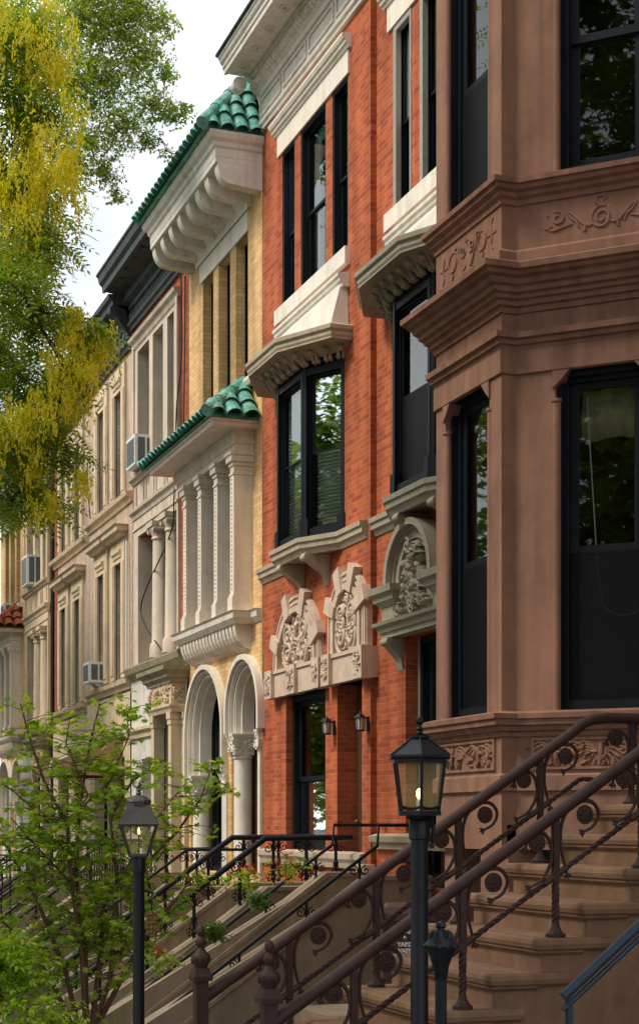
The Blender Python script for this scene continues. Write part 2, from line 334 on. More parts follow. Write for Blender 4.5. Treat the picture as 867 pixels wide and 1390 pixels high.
# ------------------------------------------------------------------ shared pieces
def basis(p0, p1):
    d = Vector((p1[0]-p0[0], p1[1]-p0[1])); L = d.length; d /= L
    return (Vector((p0[0],p0[1])), d, Vector((d.y,-d.x))), L
def window(parent, p0, p1, z0, z1, inset=.12, mat='frame', fw=.055, split=.5, lower='glass', upper='glass', blind=None, curtain=None, glz='glass', label=None, thick=.07, casing=0):
    B, L = basis(p0, p1); n0, n1 = -inset-thick, -inset
    f = MB()
    f.obox(B, 0, fw, n0, n1, z0, z1); f.obox(B, L-fw, L, n0, n1, z0, z1)
    f.obox(B, fw, L-fw, n0, n1, z1-fw, z1); f.obox(B, fw, L-fw, n0, n1+.012, z0, z0+fw*.9)
    if casing:                                    # brick mould round the frame
        f.obox(B, 0, casing, n1, n1+.05, z0, z1); f.obox(B, L-casing, L, n1, n1+.05, z0, z1); f.obox(B, casing, L-casing, n1, n1+.05, z1-casing, z1)
    zm = z0 + (z1-z0)*split; s = fw*.85; a0, a1 = fw, L-fw
    for (za, zb, q0) in ((zm-.02, z1-fw, n1-.03), (z0+fw*.9, zm+.02, n1-.055)):
        f.obox(B, a0, a0+s, q0-.022, q0, za, zb); f.obox(B, a1-s, a1, q0-.022, q0, za, zb)
        f.obox(B, a0+s, a1-s, q0-.022, q0, zb-s*.8, zb); f.obox(B, a0+s, a1-s, q0-.022, q0, za, za+s*.9)
    w = f.build('window', M[mat], parent)
    if label: w['label'] = label
    o, d, n = B
    def quad(mb, a, b, q, za, zb):
        P = lambda aa, z: (o[0]+d[0]*aa+n[0]*q, o[1]+d[1]*aa+n[1]*q, z)
        mb.add([P(a,za),P(b,za),P(b,zb),P(a,zb)], [(0,1,2,3)])
    g = MB(); quad(g, a0+s, a1-s, n1-.041, zm, z1-fw-s*.6)
    quad(g, a0+s, a1-s, n1-.066, z0+fw, zm)
    g.build('pane', M[glz], w)
    if lower == 'screen':
        g = MB(); quad(g, a0+.008, a1-.008, n1-.018, z0+fw*.9, zm-.01); g.build('insect_screen', M['screen'], w)
    if blind is not None:
        g = MB(); zt = z1-fw-.02; zl = z0+fw + (z1-z0)*blind; k = int((zt-zl)/.05)
        for i in range(k): g.obox(B, a0+s*.6, a1-s*.6, n1-.135, n1-.1, zt-.05*i-.012, zt-.05*i)
        g.obox(B, a0+s*.6, a1-s*.6, n1-.14, n1-.137, zl, zt)
        g.build('blind', M['blind'], w)
    if curtain:
        g = MB(); zt = z1-fw; zl = z0+fw
        for (ca, cb) in curtain:
            ca, cb = a0+(a1-a0)*ca, a0+(a1-a0)*cb; k = 24
            vs = []; 
            for i in range(k+1):
                a = ca+(cb-ca)*i/k; q = n1-.16+.025*math.sin(i*1.7)
                vs += [(o[0]+d[0]*a+n[0]*q, o[1]+d[1]*a+n[1]*q, zl), (o[0]+d[0]*a+n[0]*q, o[1]+d[1]*a+n[1]*q, zt)]
            g.add(vs, [(2*i,2*i+2,2*i+3,2*i+1) for i in range(k)])
        g.build('curtain', M['curtain'], w, smooth=True)
    return w
def fwin(parent, X, u0, u1, z0, z1, **k):         # window on the facade plane (u0 < u1)
    return window(parent, (X, u1), (X, u0), z0, z1, **k)
def spiral(c, r0, a0, turns, k=22, shrink=.12):   # 2-D spiral from outside in
    return [(c[0] + r0*(1-(1-shrink)*i/k)*math.cos(a0+2*math.pi*turns*i/k), c[1] + r0*(1-(1-shrink)*i/k)*math.sin(a0+2*math.pi*turns*i/k)) for i in range(k+1)]
def on(B, q=0):                                    # map (a,z) in a basis to 3-D at outward offset q
    o, d, n = B
    return lambda p, e=0: Vector((o[0]+d[0]*p[0]+n[0]*(q+e), o[1]+d[1]*p[0]+n[1]*(q+e), p[1]))
def foliage(mb, B, q, inside, box, n, size, rnd, depth=.05, curls=0):
    """carved leafwork: lumps and curls over the part of box where inside(a,z)"""
    P = on(B, q); d3 = Vector((B[1][0],B[1][1],0)); n3 = Vector((B[2][0],B[2][1],0)); z3 = Vector((0,0,1)); c = 0; t = 0
    while c < n and t < n*30:
        t += 1; a = rnd.uniform(box[0],box[1]); z = rnd.uniform(box[2],box[3])
        if not inside(a, z): continue
        c += 1; an = rnd.uniform(0, 6.28); l = size*rnd.uniform(.6,1.3); wd = l*rnd.uniform(.3,.5)
        e1 = d3*math.cos(an) + z3*math.sin(an); e2 = z3*math.cos(an) - d3*math.sin(an)
        e1 = e1 + n3*rnd.uniform(-.4,.4); h = depth*rnd.uniform(.5,1.1)
        mb.blob(P((a,z), h*.4), e1*l, e2*wd, n3*h, 6, 4)
    for i in range(curls):
        for _ in range(40):
            a = rnd.uniform(box[0],box[1]); z = rnd.uniform(box[2],box[3])
            if inside(a, z): break
        pts = spiral((a,z), size*1.6, rnd.uniform(0,6.28), rnd.choice((-1,1))*1.3, 14)
        mb.tube([P(p, depth*.9) for p in pts], size*.28, 5)
def tiles(mb, O, A, S, Nn, ncol, cw, rows, tl, hang=.03):
    """barrel tiles: eave origin O, along A, up-slope S, normal Nn; rows(i) = courses in column i"""
    A, S, Nn, O = Vector(A).normalized(), Vector(S).normalized(), Vector(Nn).normalized(), Vector(O)
    for i in range(ncol):
        for r in range(rows(i)):
            s0 = r*tl - hang; s1 = s0 + tl*1.14; k = 6; vs = []
            j = R.uniform(-.006,.006)
            for (sv, rr, lift) in ((s0, cw*.5, .035), (s1, cw*.42, .0)):
                for q in range(k+1):
                    a = math.pi*q/k
                    vs.append(O + A*((i+.5)*cw + j - rr*math.cos(a)) + S*sv + Nn*(rr*.95*math.sin(a) + lift))
                for q in range(k+1):
                    a = math.pi*q/k; r2 = rr-.014
                    vs.append(O + A*((i+.5)*cw + j - r2*math.cos(a)) + S*sv + Nn*(r2*.95*math.sin(a) + lift))
            m = k+1
            fs = [(q,q+1,2*m+q+1,2*m+q) for q in range(k)] + [(m+q+1,m+q,3*m+q,3*m+q+1) for q in range(k)]
            fs += [(q+1,q,m+q,m+q+1) for q in range(k)] + [(2*m+q,2*m+q+1,3*m+q+1,3*m+q) for q in range(k)]
            mb.add(vs, fs)
            # the pan between two barrels
            p0 = O + A*((i+1)*cw - cw*.2) + S*s0 + Nn*.012; p1 = O + A*((i+1)*cw + cw*.2) + S*s0 + Nn*.012
            mb.add([p0, p1, p1 + S*tl*1.1, p0 + S*tl*1.1], [(0,1,2,3)])
def console(mb, X, u, w0, d, h, zt, wid):          # scrolled bracket under a ledge: projects d, drops h
    pts = [(X-w0, zt), (X-w0-d, zt), (X-w0-d, zt-h*.16)]
    for i in range(1, 9):
        t = i/8; pts.append((X-w0-d*(1-t)**1.5*(.86) - d*.06*math.sin(t*9), zt - h*(.2+.8*t)))
    mb.xz(pts, u-wid/2, u+wid/2)
    mb.tube([(X-w0-d+.03, u-wid/2-.012, zt-h*.12), (X-w0-d+.03, u+wid/2+.012, zt-h*.12)], h*.12, 10)
# ------------------------------------------------------------------ red brick houses with canted bays
def red_house(X, s, name_label, trim, lower, portal, near, far, top=True, wallmat='red', lowmat='red2', finish=False):
    """s shifts the whole pattern along the street; measured on the house whose bay is centred at 21.35"""
    h = thing('brick_row_house', (X, (near+far)/2, GZ), name_label, 'row house')
    tops = [(20.0+s,20.59+s,9.33,11.62,.13), (20.85+s,21.88+s,9.33,11.62,.13), (22.14+s,22.70+s,9.33,11.62,.13)]
    bay = (20.14+s, 22.66+s)
    bayop = (bay[0]+.02, bay[1]-.02, 5.62, 8.0, .35)
    w = MB(); w.wall(X, near, far, 5.4, 12.5, tops+[bayop]); w.shell(X, near, far, GZ-.5, 13.0); w.build('wall', M[wallmat], h)
    ops = portal['ops']
    w = MB(); w.wall(X, near, far, GZ-.5, 5.4, ops); w.build('lower_wall', M[wallmat], h)
    T = M[trim]
    # storey string course that flares out as the sill of the bay
    pr = [(-.03,5.38),(.02,5.38),(.05,5.44),(.08,5.46),(.085,5.53),(.11,5.54),(.115,5.60),(-.03,5.62)]
    m = MB(); m.sweep([(X,far-.002),(X,22.60+s),(X-.33,21.97+s),(X-.33,20.82+s),(X,20.18+s),(X,near+.1)], pr)
    m.fill([(X+.02,22.6+s),(X-.33,21.97+s),(X-.33,20.82+s),(X+.02,20.18+s)], 5.40, 5.605)
    m.build('string_course', M[portal.get('string','taupe')], h)
    for u in (20.76+s, 21.78+s):
        m = MB(); console(m, X, u, 0, .36, .42, 5.39, .15); m.build('bracket', M[portal.get('string','taupe')], h, smooth=True)
    # bay window: two canted faces and a front
    A, Bp, C, D = (X+.02,22.66+s), (X-.33,21.88+s), (X-.33,20.80+s), (X+.02,20.14+s)
    m = MB()
    for (p, q) in ((A,Bp),(Bp,C),(C,D)):
        B, L = basis(p, q)
        m.obox(B, 0, .06, -.12, .03, 5.62, 7.98); m.obox(B, L-.06, L, -.12, .03, 5.62, 7.98)
        m.obox(B, .06, L-.06, -.12, .02, 7.80, 7.98); m.obox(B, .06, L-.06, -.12, .025, 5.62, 5.72)
        m.obox(B, -.02, .11, -.1, .055, 5.62, 5.86); m.obox(B, L-.11, L+.02, -.1, .055, 5.62, 5.86)
        m.obox(B, 0, L, -.1, .06, 7.93, 8.0)
    m.build('bay_frame', M['frame'], h)
    for i, (p, q) in enumerate(((A,Bp),(Bp,C),(C,D))):
        B, L = basis(p, q); P = lambda a: (B[0]+B[1]*a)
        window(h, P(.06), P(L-.06), 5.72, 7.80, inset=.03, fw=.03, split=.5, blind=lower.get('blind'), lower=lower.get('lower','glass'), curtain=lower.get('curt'))
    # hood over the bay with coved, bracketed soffit
    hp = [(X,23.0+s),(X-.29,23.0+s),(X-.74,22.02+s),(X-.74,20.74+s),(X-.29,19.86+s),(X,19.86+s)]
    m = MB(); m.sweep(hp, [(-.25,8.08),(0,8.08),(.0,8.10),(.015,8.13),(.015,8.17),(.045,8.20),(.05,8.25),(.02,8.27),(-.25,8.30)])
    m.fill(hp, 8.085, 8.262); m.build('bay_hood', T, h)
    m = MB(); Q = [(X+.02,22.7+s),(X-.345,21.9+s),(X-.345,20.79+s),(X+.02,20.1+s)]
    O4 = [(X+.0,22.9+s),(X-.62,21.98+s),(X-.62,20.76+s),(X+.0,19.95+s)]
    lev = [(0,7.96),(.12,7.965),(.35,8.0),(.75,8.05),(1.0,8.083)]
    vs = [(a[0]+(b[0]-a[0])*t, a[1]+(b[1]-a[1])*t, z) for (t,z) in lev for a, b in zip(Q, O4)]
    m.add(vs, [(i*4+j, i*4+j+1, (i+1)*4+j+1, (i+1)*4+j) for i in range(4) for j in range(3)])
    m.build('soffit', T, h)
    n = 0
    for (qa, qb, k) in ((0,1,4),(1,2,5),(2,3,4)):
        for i in range(k):
            t = (i+.5)/k; a = Vector(Q[qa]).lerp(Vector(Q[qb]), t); b = Vector(O4[qa]).lerp(Vector(O4[qb]), t); dd = (b-a); e = Vector((-dd.y, dd.x)).normalized()*.05
            m = MB()
            for sgn in (-1, 1):
                pts = [Vector((*(a + dd*(.08+.8*q/7)), 7.945 + .115*(q/7) - .04*math.sin(q/7*6.0))) + Vector((*(e*sgn*.7),0)) for q in range(8)]
                m.tube(pts, [.022,.034,.036,.026,.026,.034,.036,.02], 6)
            m.blob(Vector((*(a+dd*.82), 8.03)), Vector((*(dd.normalized()*.06),0)), Vector((*(e*1.1),0)), Vector((0,0,.045)), 7, 5)
            m.build('soffit_scroll', T, h, smooth=True)
    # sloped capping of the bay under the sill
    m = MB(); Hh = [(X-.01,22.85+s),(X-.27,22.85+s),(X-.68,21.98+s),(X-.68,20.78+s),(X-.27,19.95+s),(X-.01,19.95+s)]
    top_ = [(X-.004,22.6+s),(X-.10,22.6+s),(X-.10,21.98+s),(X-.10,20.78+s),(X-.10,20.0+s),(X-.004,20.0+s)]
    vs = [(p[0],p[1],8.263) for p in Hh] + [(p[0],p[1],8.86) for p in top_]
    m.add(vs, [(i,i+1,7+i,6+i) for i in range(5)] + [(6,7,8,9,10,11)])
    m.sweep([(X,22.66+s),(X,19.93+s)], [(-.02,8.80),(.10,8.80),(.11,8.84),(.14,8.87),(.145,8.91),(.17,8.93),(.17,8.97),(-.02,9.0)])
    m.build('bay_roof', M['cornice'], h)
    # top floor: lintel, hood mould, sill
    m = MB(); m.fbox(X, 19.92+s, 22.86+s, 9.11, 9.33, -.05, .075); m.build('sill', M['white'], h)
    m = MB(); m.fbox(X, 19.93+s, 22.86+s, 11.62, 11.93, -.02, .03); m.build('lintel', M['white'], h)
    m = MB(); m.sweep([(X,22.95+s),(X,19.86+s)], [(-.02,11.932),(.05,11.932),(.06,11.97),(.09,11.98),(.095,12.02),(.12,12.03),(.14,12.07),(.14,12.10),(-.02,12.12)]); m.build('lintel_moulding', M['white'], h)
    wm = 'greyf' if trim == 'olive' else 'frame'
    for (a, b, c, d, e) in tops: fwin(h, X, a, b, c, d, inset=.06, mat='frame', casing=.05 if wm == 'frame' else 0, split=.47, curtain=[(.0,.25)] if b-a > .8 else None, fw=.05)
    if wm == 'greyf':
        for (a, b, c, d, e) in tops:
            m = MB(); m.fbox(X, b-.09, b, c, d, -.058, .012); m.fbox(X, a, a+.05, c, d, -.058, .012); m.fbox(X, a+.05, b-.09, d-.08, d, -.058, .012); m.build('casing', M['greyf'], h)
    # main cornice
    z = 12.30
    m = MB()
    u0, u1 = near+.01, far-.03
    m.sweep([(X,u1),(X,u0)], [(-.03,z),(.05,z),(.055,z+.05),(.085,z+.07),(.09,z+.12),(.06,z+.15),(.06,z+.47),(.10,z+.49),(.11,z+.55),(.16,z+.58),(.16,z+.73),(.22,z+.75),(.24,z+.80),(-.03,z+.83)])
    m.sweep([(X-.01,u1),(X-.01,u0)], [(-.03,z+.805),(.57,z+.805),(.57,z+.785),(.62,z+.785),(.625,z+.85),(.645,z+.865),(.65,z+.91),(.68,z+.94),(.70,z+.99),(.715,z+1.0),(.715,z+1.03),(-.03,z+1.08)])
    m.build('cornice', M['cornice'], h)
    m = MB()
    k = 4; L = (u1-u0)/k
    for i in range(k):
        a, b = u0+i*L+.05, u0+(i+1)*L-.05; z0, z1 = z+.18, z+.44
        for bx in ((a,b,z0,z0+.035),(a,b,z1-.035,z1),(a,a+.035,z0+.035,z1-.035),(b-.035,b,z0+.035,z1-.035)): m.fbox(X, *bx, .058, .085)
    m.build('frieze_panel', M['cornice'], h)
    m = MB(); k = int((u1-u0)/.105)
    for i in range(k):
        u = u0 + (i+.5)*(u1-u0)/k; m.blob((X-.18, u, z+.655), (.06,0,0), (0,.034,0), (0,0,.075), 7, 4)
    m.build('egg_moulding', M['cornice'], h, smooth=True)
    for i in range(7):
        u = u0 + (i+.5)*(u1-u0)/7; m = MB()
        for q in range(6):
            a = math.pi*q/6; m.tube([(X-.40-.07*math.cos(a), u-.09*math.sin(a), z+.803), (X-.40+.07*math.cos(a), u+.09*math.sin(a), z+.803)], .011, 5)
        m.tube([(X-.40+.075*math.cos(t*.5), u+.1*math.sin(t*.5), z+.80) for t in range(13)], .012, 5); m.build('soffit_rosette', M['cornice'], h)
    m = MB(); pts = []                               # scrolled end bracket
    for i in range(15): t = i/14; pts.append((X-.06-.30*(1-math.cos(t*1.5)), z+.25+.50*math.sin(t*1.57)))
    poly = [(X, z+.25)] + pts + [(X, z+.78)]
    m.xz(poly, far-.17, far-.04); m.tube([(X-.42,far-.19,z+.62),(X-.42,far-.02,z+.62)], .105, 18); m.tube([(X-.42,far-.205,z+.62),(X-.42,far-.01,z+.62)], .055, 14)
    m.build('end_scroll', M['cornice'], h, smooth=True)
    m = MB(); m.sweep([(X-.02,u1+.02),(X-.02,u0)], [(0,z+1.06),(.72,z+1.032),(.74,z+1.045),(.74,z+1.075),(0,z+1.13)]); m.build('roof_edge', M['darkc'], h)
    return h

def relief_portal(h, X, u0, u1, zb, zt, arc_c, ri, wlintel, blocks, rnd, stilt=0):
    """sandstone lintel band with carved blocks, a blocked round arch and a carved tympanum"""
    m = MB(); m.fbox(X, u0+.006, u1-.006, zb, zt, -.3, .10); m.fbox(X, u0+.3, u1-.3, zt-.05, zt-.0, .10, .125); m.build('lintel_band', M['sand'], h)
    for (a, b) in blocks:
        m = MB(); m.fbox(X, a, b, zb-.01, zt+.012, .0, .16)
        B = ((X-.16, b), Vector((0,-1)), Vector((-1,0)))
        foliage(m, B, 0, lambda q, z: True, (.05, b-a-.05, zb+.06, zt-.06), 26, .035, rnd, .022)
        m.build('carved_block', M['sand'], h)
    z0 = zt; zs = zt+stilt; ro = ri+.27
    m = MB(); m.ring(X, arc_c, zs, ri+.08, ro-.02, -.02, .06, z0, 24); m.ring(X, arc_c, zs, ri+.12, ri+.16, .058, .08, z0, 24); m.ring(X, arc_c, zs, ri+.20, ri+.235, .058, .085, z0, 24)
    m.ring(X, arc_c, zs, ri, ri+.08, -.02, .10, z0, 24); m.build('arch_moulding', M['sand'], h, smooth=True)
    for deg in (24, 68, 112, 156):
        a0, a1 = rad(deg-(8 if ri > .6 else 11)), rad(deg+(8 if ri > .6 else 11)); r0, r1 = ri-.015, ro+.07
        poly = [(arc_c + r*math.cos(a), zs + r*math.sin(a)) for (r, a) in ((r0,a0),(r1,a0+.05),(r1,a1-.05),(r0,a1))]
        m = MB(); m.uz(poly, X, .0, .125); m.build('arch_block', M['sand'], h)
    m = MB(); poly = [(arc_c+ri, z0)] + [(arc_c+ri*math.cos(math.pi*i/20), zs+ri*math.sin(math.pi*i/20)) for i in range(21)] + [(arc_c-ri, z0)]
    m.uz(poly, X, -.06, .006)
    B = ((X-.006, arc_c+ri), Vector((0,-1)), Vector((-1,0)))
    ins = lambda a, z: (abs(a-ri) < ri-.06 and z0+.03 < z and (z < zs or (a-ri)**2 + (z-zs)**2 < (ri-.07)**2))
    foliage(m, B, 0, ins, (0, 2*ri, z0, zs+ri), int(210*ri), .06, rnd, .06, curls=int(22*ri))
    P = on(B, .02)
    for sg in (-1, 1):
        for k in range(3): m.tube([P((ri + sg*(p[0]), p[1]), .05) for p in spiral((ri*.42, z0+.2+.27*k*(ri/.75)), .2-.03*k, rad(-90), 1.6, 22)], .028, 6)
    m.build('carved_tympanum', M['sand'], h, smooth=True)

# left red house: window portal and door portal
rn = random.Random(3)
X3 = XF
LB = 3.585; LT = 3.98                                 # lintel band heights
ops3 = [(20.86, 22.53, 1.35, LB, .19), (19.50, 20.40, .75, LB, .30)]
H3 = red_house(X3, 0, 'red brick house with twin arched sandstone portals under a black bay window', 'taupe', dict(blind=.0, curt=[(0,.2)]), dict(ops=ops3, string='taupe'), 19.2, 23.63)
fwin(H3, X3, 20.86, 22.53, 1.35, LB, inset=.15, casing=.09, split=.45, curtain=[(.62,.98)], fw=.09)
relief_portal(H3, X3, 20.72, 23.06, LB, LT, 21.89, .77, 0, [(22.76,23.06),(21.72,22.04),(20.72,21.0)], rn)
relief_portal(H3, X3, 19.12, 20.62, LB, LT, 19.87, .44, 0, [(20.32,20.62),(19.12,19.42)], rn, stilt=.38)
d = MB(); d.box(X3+.285, X3+.34, 19.48, 20.42, .75, LB); 
for (z0,z1) in ((.95,1.7),(1.85,2.8)): d.box(X3+.27, X3+.285, 19.62, 20.28, z0, z1)
d = d.build('door', M['wood'], H3)
k = MB(); k.blob((X3+.25,20.32,1.75),(.03,0,0),(0,.03,0),(0,0,.03)); k.build('door_knob', M['gold'], d, smooth=True)
m = MB(); m.sweep([(X3,23.6),(X3,19.35)], [(-.02,1.13),(.05,1.13),(.06,1.2),(.09,1.25),(.09,1.32),(-.02,1.35)]); m.build('water_table', M['taupe'], H3)
m = MB(); m.fbox(X3, 19.10, 19.34, .8, 1.2, -.02, .14); m.build('plinth_stone', M['sand'], H3)

# right red house: olive trim, hooded doorway
X2 = XF+.08
S2 = -4.08
ops2 = [(16.88, 18.25, .95, 4.0, .26)]
H2 = red_house(X2, S2, 'red brick house with olive trim and carved door hood, next to the brownstone', 'olive', dict(lower='screen'), dict(ops=ops2, string='olive'), 14.75, 19.2)
uc = 17.58; zb = 4.0
m = MB(); pth = [(X2,18.62),(X2-.17,18.62),(X2-.17,16.54),(X2,16.54)]
m.sweep(pth, [(-.16,zb),(0,zb),(0,zb+.06),(.03,zb+.07),(.04,zb+.12),(.09,zb+.15),(.10,zb+.19),(-.16,zb+.21)]); m.fill(pth, zb+.002, zb+.19)
m.fbox(X2, 16.62, 18.54, zb+.205, zb+.62, -.02, .14); m.build('door_lintel', M['olive'], H2)
for (a, b) in ((18.10,18.62),(16.54,17.06)):
    m = MB(); pth = [(X2,b),(X2-.20,b),(X2-.20,a),(X2,a)]
    m.sweep(pth, [(-.18,4.38),(0,4.38),(.02,4.42),(.06,4.44),(.07,4.50),(.12,4.53),(.13,4.61),(-.18,4.64)]); m.fill(pth, 4.385, 4.62)
    m.fbox(X2, a+.06, b-.06, zb+.207, 4.39, .0, .185); m.build('hood_block', M['olive'], H2)
m = MB(); zs = 4.62; ro = .70
m.ring(X2, uc, zs, ro-.30, ro-.23, 0, .14, zs, 24); m.ring(X2, uc, zs, ro-.23, ro-.13, 0, .18, zs, 24); m.ring(X2, uc, zs, ro-.13, ro-.08, 0, .21, zs, 24); m.ring(X2, uc, zs, ro-.08, ro, 0, .29, zs, 24)
m.build('arch_hood', M['olive'], H2, smooth=True)
m = MB(); r = ro-.28
m.uz([(uc+r,zs-.02)] + [(uc+r*math.cos(math.pi*i/18), zs+r*math.sin(math.pi*i/18)) for i in range(19)] + [(uc-r,zs-.02)], X2, 0, .05)
B = ((X2-.08, uc+1), Vector((0,-1)), Vector((-1,0)))
ins = lambda a, z: (abs(a-1) < .27-.42*max(0,z-zs-.1) and zs-.25 < z < zs+.42) or (abs(a-1) < .50 and zb+.25 < z < zb+.25+.26*(1-abs(a-1)/.56))
foliage(m, B, .055, ins, (.35, 1.65, 4.2, 5.1), 130, .055, rn, .10, curls=14)
m.build('carved_ornament', M['olive'], H2, smooth=True)
for u_ in (18.40, 16.72):
    m = MB(); console(m, X2, u_, .0, .22, .40, zb-.004, .19); m.build('door_bracket', M['olive'], H2, smooth=True)
w = fwin(H2, X2, 16.92, 18.16, .95, 3.99, inset=.20, casing=.08, split=.55, fw=.10, curtain=[(.1,.4)], glz='glass2')
m = MB(); m.fbox(X2, 18.16, 18.25, .95, 3.998, -.255, -.16); m.build('door_jamb', M['greyf'], H2)
m = MB(); m.sweep([(X2,19.15),(X2,15.0)], [(-.02,1.40),(.06,1.40),(.07,1.46),(.12,1.49),(.14,1.56),(-.02,1.60)]); m.build('water_table', M['taupe'], H2)

# ------------------------------------------------------------------ cream brick house with tiled roofs
def cream_house(near, dz, label, tile, detail=True):
    X = XF; far = near+4.19; h = thing('tiled_row_house', (X, (near+far)/2, GZ), label, 'row house')
    Z = lambda z: z+dz; U = lambda u: near+u
    tops = [(U(.72),U(1.36),Z(8.72),Z(11.05),.2), (U(1.68),U(2.34),Z(8.72),Z(11.05),.2), (U(2.66),U(3.3),Z(8.72),Z(11.05),.2)]
    log = (U(.5),U(3.62),Z(5.05),Z(7.5),.3)
    ar1 = (2.96, 2.57, .90, .68)                     # left arch: centre, spring, inner radius, stilt
    ar2 = (.76, 3.18, .62, .31)
    G = .21; a1 = (U(ar1[0]-ar1[2]-G), U(ar1[0]+ar1[2]+G), Z(.9), Z(ar1[1]+ar1[3]+ar1[2]+G), .5)
    a2 = (U(max(.01, ar2[0]-ar2[2]-G)), U(ar2[0]+ar2[2]+G), Z(.9), Z(ar2[1]+ar2[3]+ar2[2]+G), .5)
    w = MB(); w.wall(X, near, far, GZ-1.2, Z(12.6), tops+[log,a1,a2]); w.shell(X, near, far, GZ-1.2, Z(12.9))
    for (c, sp, r, st) in ((a_[0],a_[1],a_[2]+G,a_[3]) for a_ in (ar1, ar2)):                # brick spandrels beside the arch heads
        zz = Z(sp+st); uc = U(c)
        for sg in (-1, 1):
            arc = [(uc+sg*r*math.cos(math.pi/2*i/12), zz+r*math.sin(math.pi/2*i/12)) for i in range(13)]
            for i in range(12): w.add([(X,*arc[i]),(X,*arc[i+1]),(X,uc+sg*r,arc[i+1][1]),(X,uc+sg*r,arc[i][1])], [(0,1,2,3)])
    w.build('wall', M['cream'], h)
    for (a,b,c,d,e) in tops: fwin(h, X, a, b, c, d, inset=.15, fw=.04)
    m = MB(); m.fbox(X, U(.66), U(3.40), Z(11.05), Z(11.40), -.02, .035); m.build('lintel', M['white'], h)
    m = MB(); m.sweep([(X,U(3.52)),(X,U(.56))], [(-.02,Z(11.402)),(.05,Z(11.402)),(.06,Z(11.36)),(.09,Z(11.47)),(.10,Z(11.52)),(.13,Z(11.54)),(.15,Z(11.62)),(-.02,Z(11.65))]); m.build('lintel_moulding', M['white'], h)
    # boxed eaves on rounded brackets
    n0, f0 = near+.02, far-.12
    path = [(X,f0),(X-.74,f0),(X-.74,n0),(X,n0)]
    m = MB(); m.sweep(path, [(-.7,Z(11.78)),(-.02,Z(11.78)),(-.02,Z(11.86)),(.0,Z(11.88)),(.0,Z(12.0)),(.03,Z(12.03)),(.04,Z(12.09)),(.09,Z(12.13)),(.12,Z(12.19)),(.12,Z(12.23)),(-.7,Z(12.25))])
    m.fill(path, Z(11.79), Z(12.22)); m.build('cornice', M['cornice'], h)
    for i in range(8):
        u = n0+.10+(f0-n0-.2)*i/7; m = MB(); wd = .10
        pts = [(X,Z(11.785)),(X-.70,Z(11.785))] + [(X-.70+.18*math.sin(t*math.pi/2/6)*0-.0+ (.20*(1-math.cos(t*math.pi/12))), Z(11.785-.30*math.sin(t*math.pi/12))) for t in range(1,7)] + [(X, Z(11.44))]
        m.xz(pts, u-wd, u+wd); m.build('bracket', M['cornice'], h, smooth=True)
    # top pent roof
    def pent(zE, wE, rise, uN, uF, inset, nm, back):
        r = MB(); wE2 = wE+.1
        a, b = uN-.08, uF+.08
        e = [(X-wE2,a,zE),(X-wE2,b,zE),(X-.02,b,zE),(X-.02,a,zE)]; t = [(X-back,a+inset,zE+rise),(X-back,b-inset,zE+rise)]
        tb = [(X-.02,a+inset,zE+rise),(X-.02,b-inset,zE+rise)]
        r.add(e+t+tb, [(0,1,5,4),(0,4,6,3),(1,2,7,5),(4,5,7,6),(0,3,2,1),(3,6,7,2)])
        rf = r.build(nm, M[tile], h)
        tm = MB()
        A = Vector((0,1,0)); S = Vector((wE2-back,0,rise)); SL = S.length; Nn = Vector((-rise,0,wE2-back)).normalized()
        nc = int((b-a)/.215); cw = (b-a)/nc; tl = .30
        hipw = inset
        def rows(i):
            u = (i+.5)*cw; dd = min(u, (b-a)-u); return max(1, min(int(SL/tl+.5), int(dd/hipw*SL/tl+.3)))
        tiles(tm, (X-wE2,a,zE+.02), A, S, Nn, nc, cw, rows, tl)
        for (yy, sg) in ((a,1),(b,-1)):                # hipped ends
            S2 = Vector((0,sg*inset,rise)); SL2 = S2.length; N2 = Vector((0,-sg*rise,inset)).normalized()
            nc2 = max(3,int(wE2/.215)); cw2 = wE2/nc2
            def rows2(i):
                q = (i+.5)*cw2; return max(1, min(int(SL2/tl+.6), int(q/(wE2-back)*SL2/tl+.5)))
            tiles(tm, (X-wE2,yy,zE+.02), (1,0,0), S2, N2, nc2, cw2, rows2, tl)
            hp = [Vector((X-wE2-.03,yy-sg*.03,zE+.07)).lerp(Vector((X-back,yy+sg*inset,zE+rise+.09)), q/3) for q in range(4)]
            for q in range(3):
                d = hp[q+1]-hp[q]; tm.tube([hp[q]-d*.05, hp[q+1]+d*.06], [.10,.085], 12)
        tm.build('roof_tile', M[tile], rf)
        return rf
    pent(Z(12.24), .84, .98, n0, f0, .62, 'pent_roof', .15)
    m = MB(); m.sweep([(X+.05,far-.02),(X+.05,near+.02)], [(-.3,Z(12.5)),(.10,Z(12.9)),(.12,Z(13.1)),(.12,Z(13.18)),(-.3,Z(13.2))]); m.build('parapet', M['darkc'], h)
    # lower pent roof over the loggia
    n1, f1 = near+.2, far-.04
    pr = pent(Z(7.95), .72, .64, n1, f1, .60, 'lower_pent_roof', .06)
    m = MB(); m.sweep([(X,f1),(X-.73,f1),(X-.73,n1),(X,n1)], [(-.6,Z(7.84)),(-.03,Z(7.84)),(-.02,Z(7.85)),(.0,Z(7.86)),(.0,Z(7.90)),(.03,Z(7.91)),(.04,Z(7.94)),(-.6,Z(7.95))])
    m.fill([(X,f1),(X-.73,f1),(X-.73,n1),(X,n1)], Z(7.842), Z(7.94)); m.build('eaves_soffit', M['loggia'], h)
    m = MB(); m.sweep([(X,far-.03),(X,near+.28)], [(-.02,Z(8.56)),(.10,Z(8.56)),(.13,Z(8.62)),(.13,Z(8.67)),(-.02,Z(8.70))]); m.build('coping', M['white'], h)
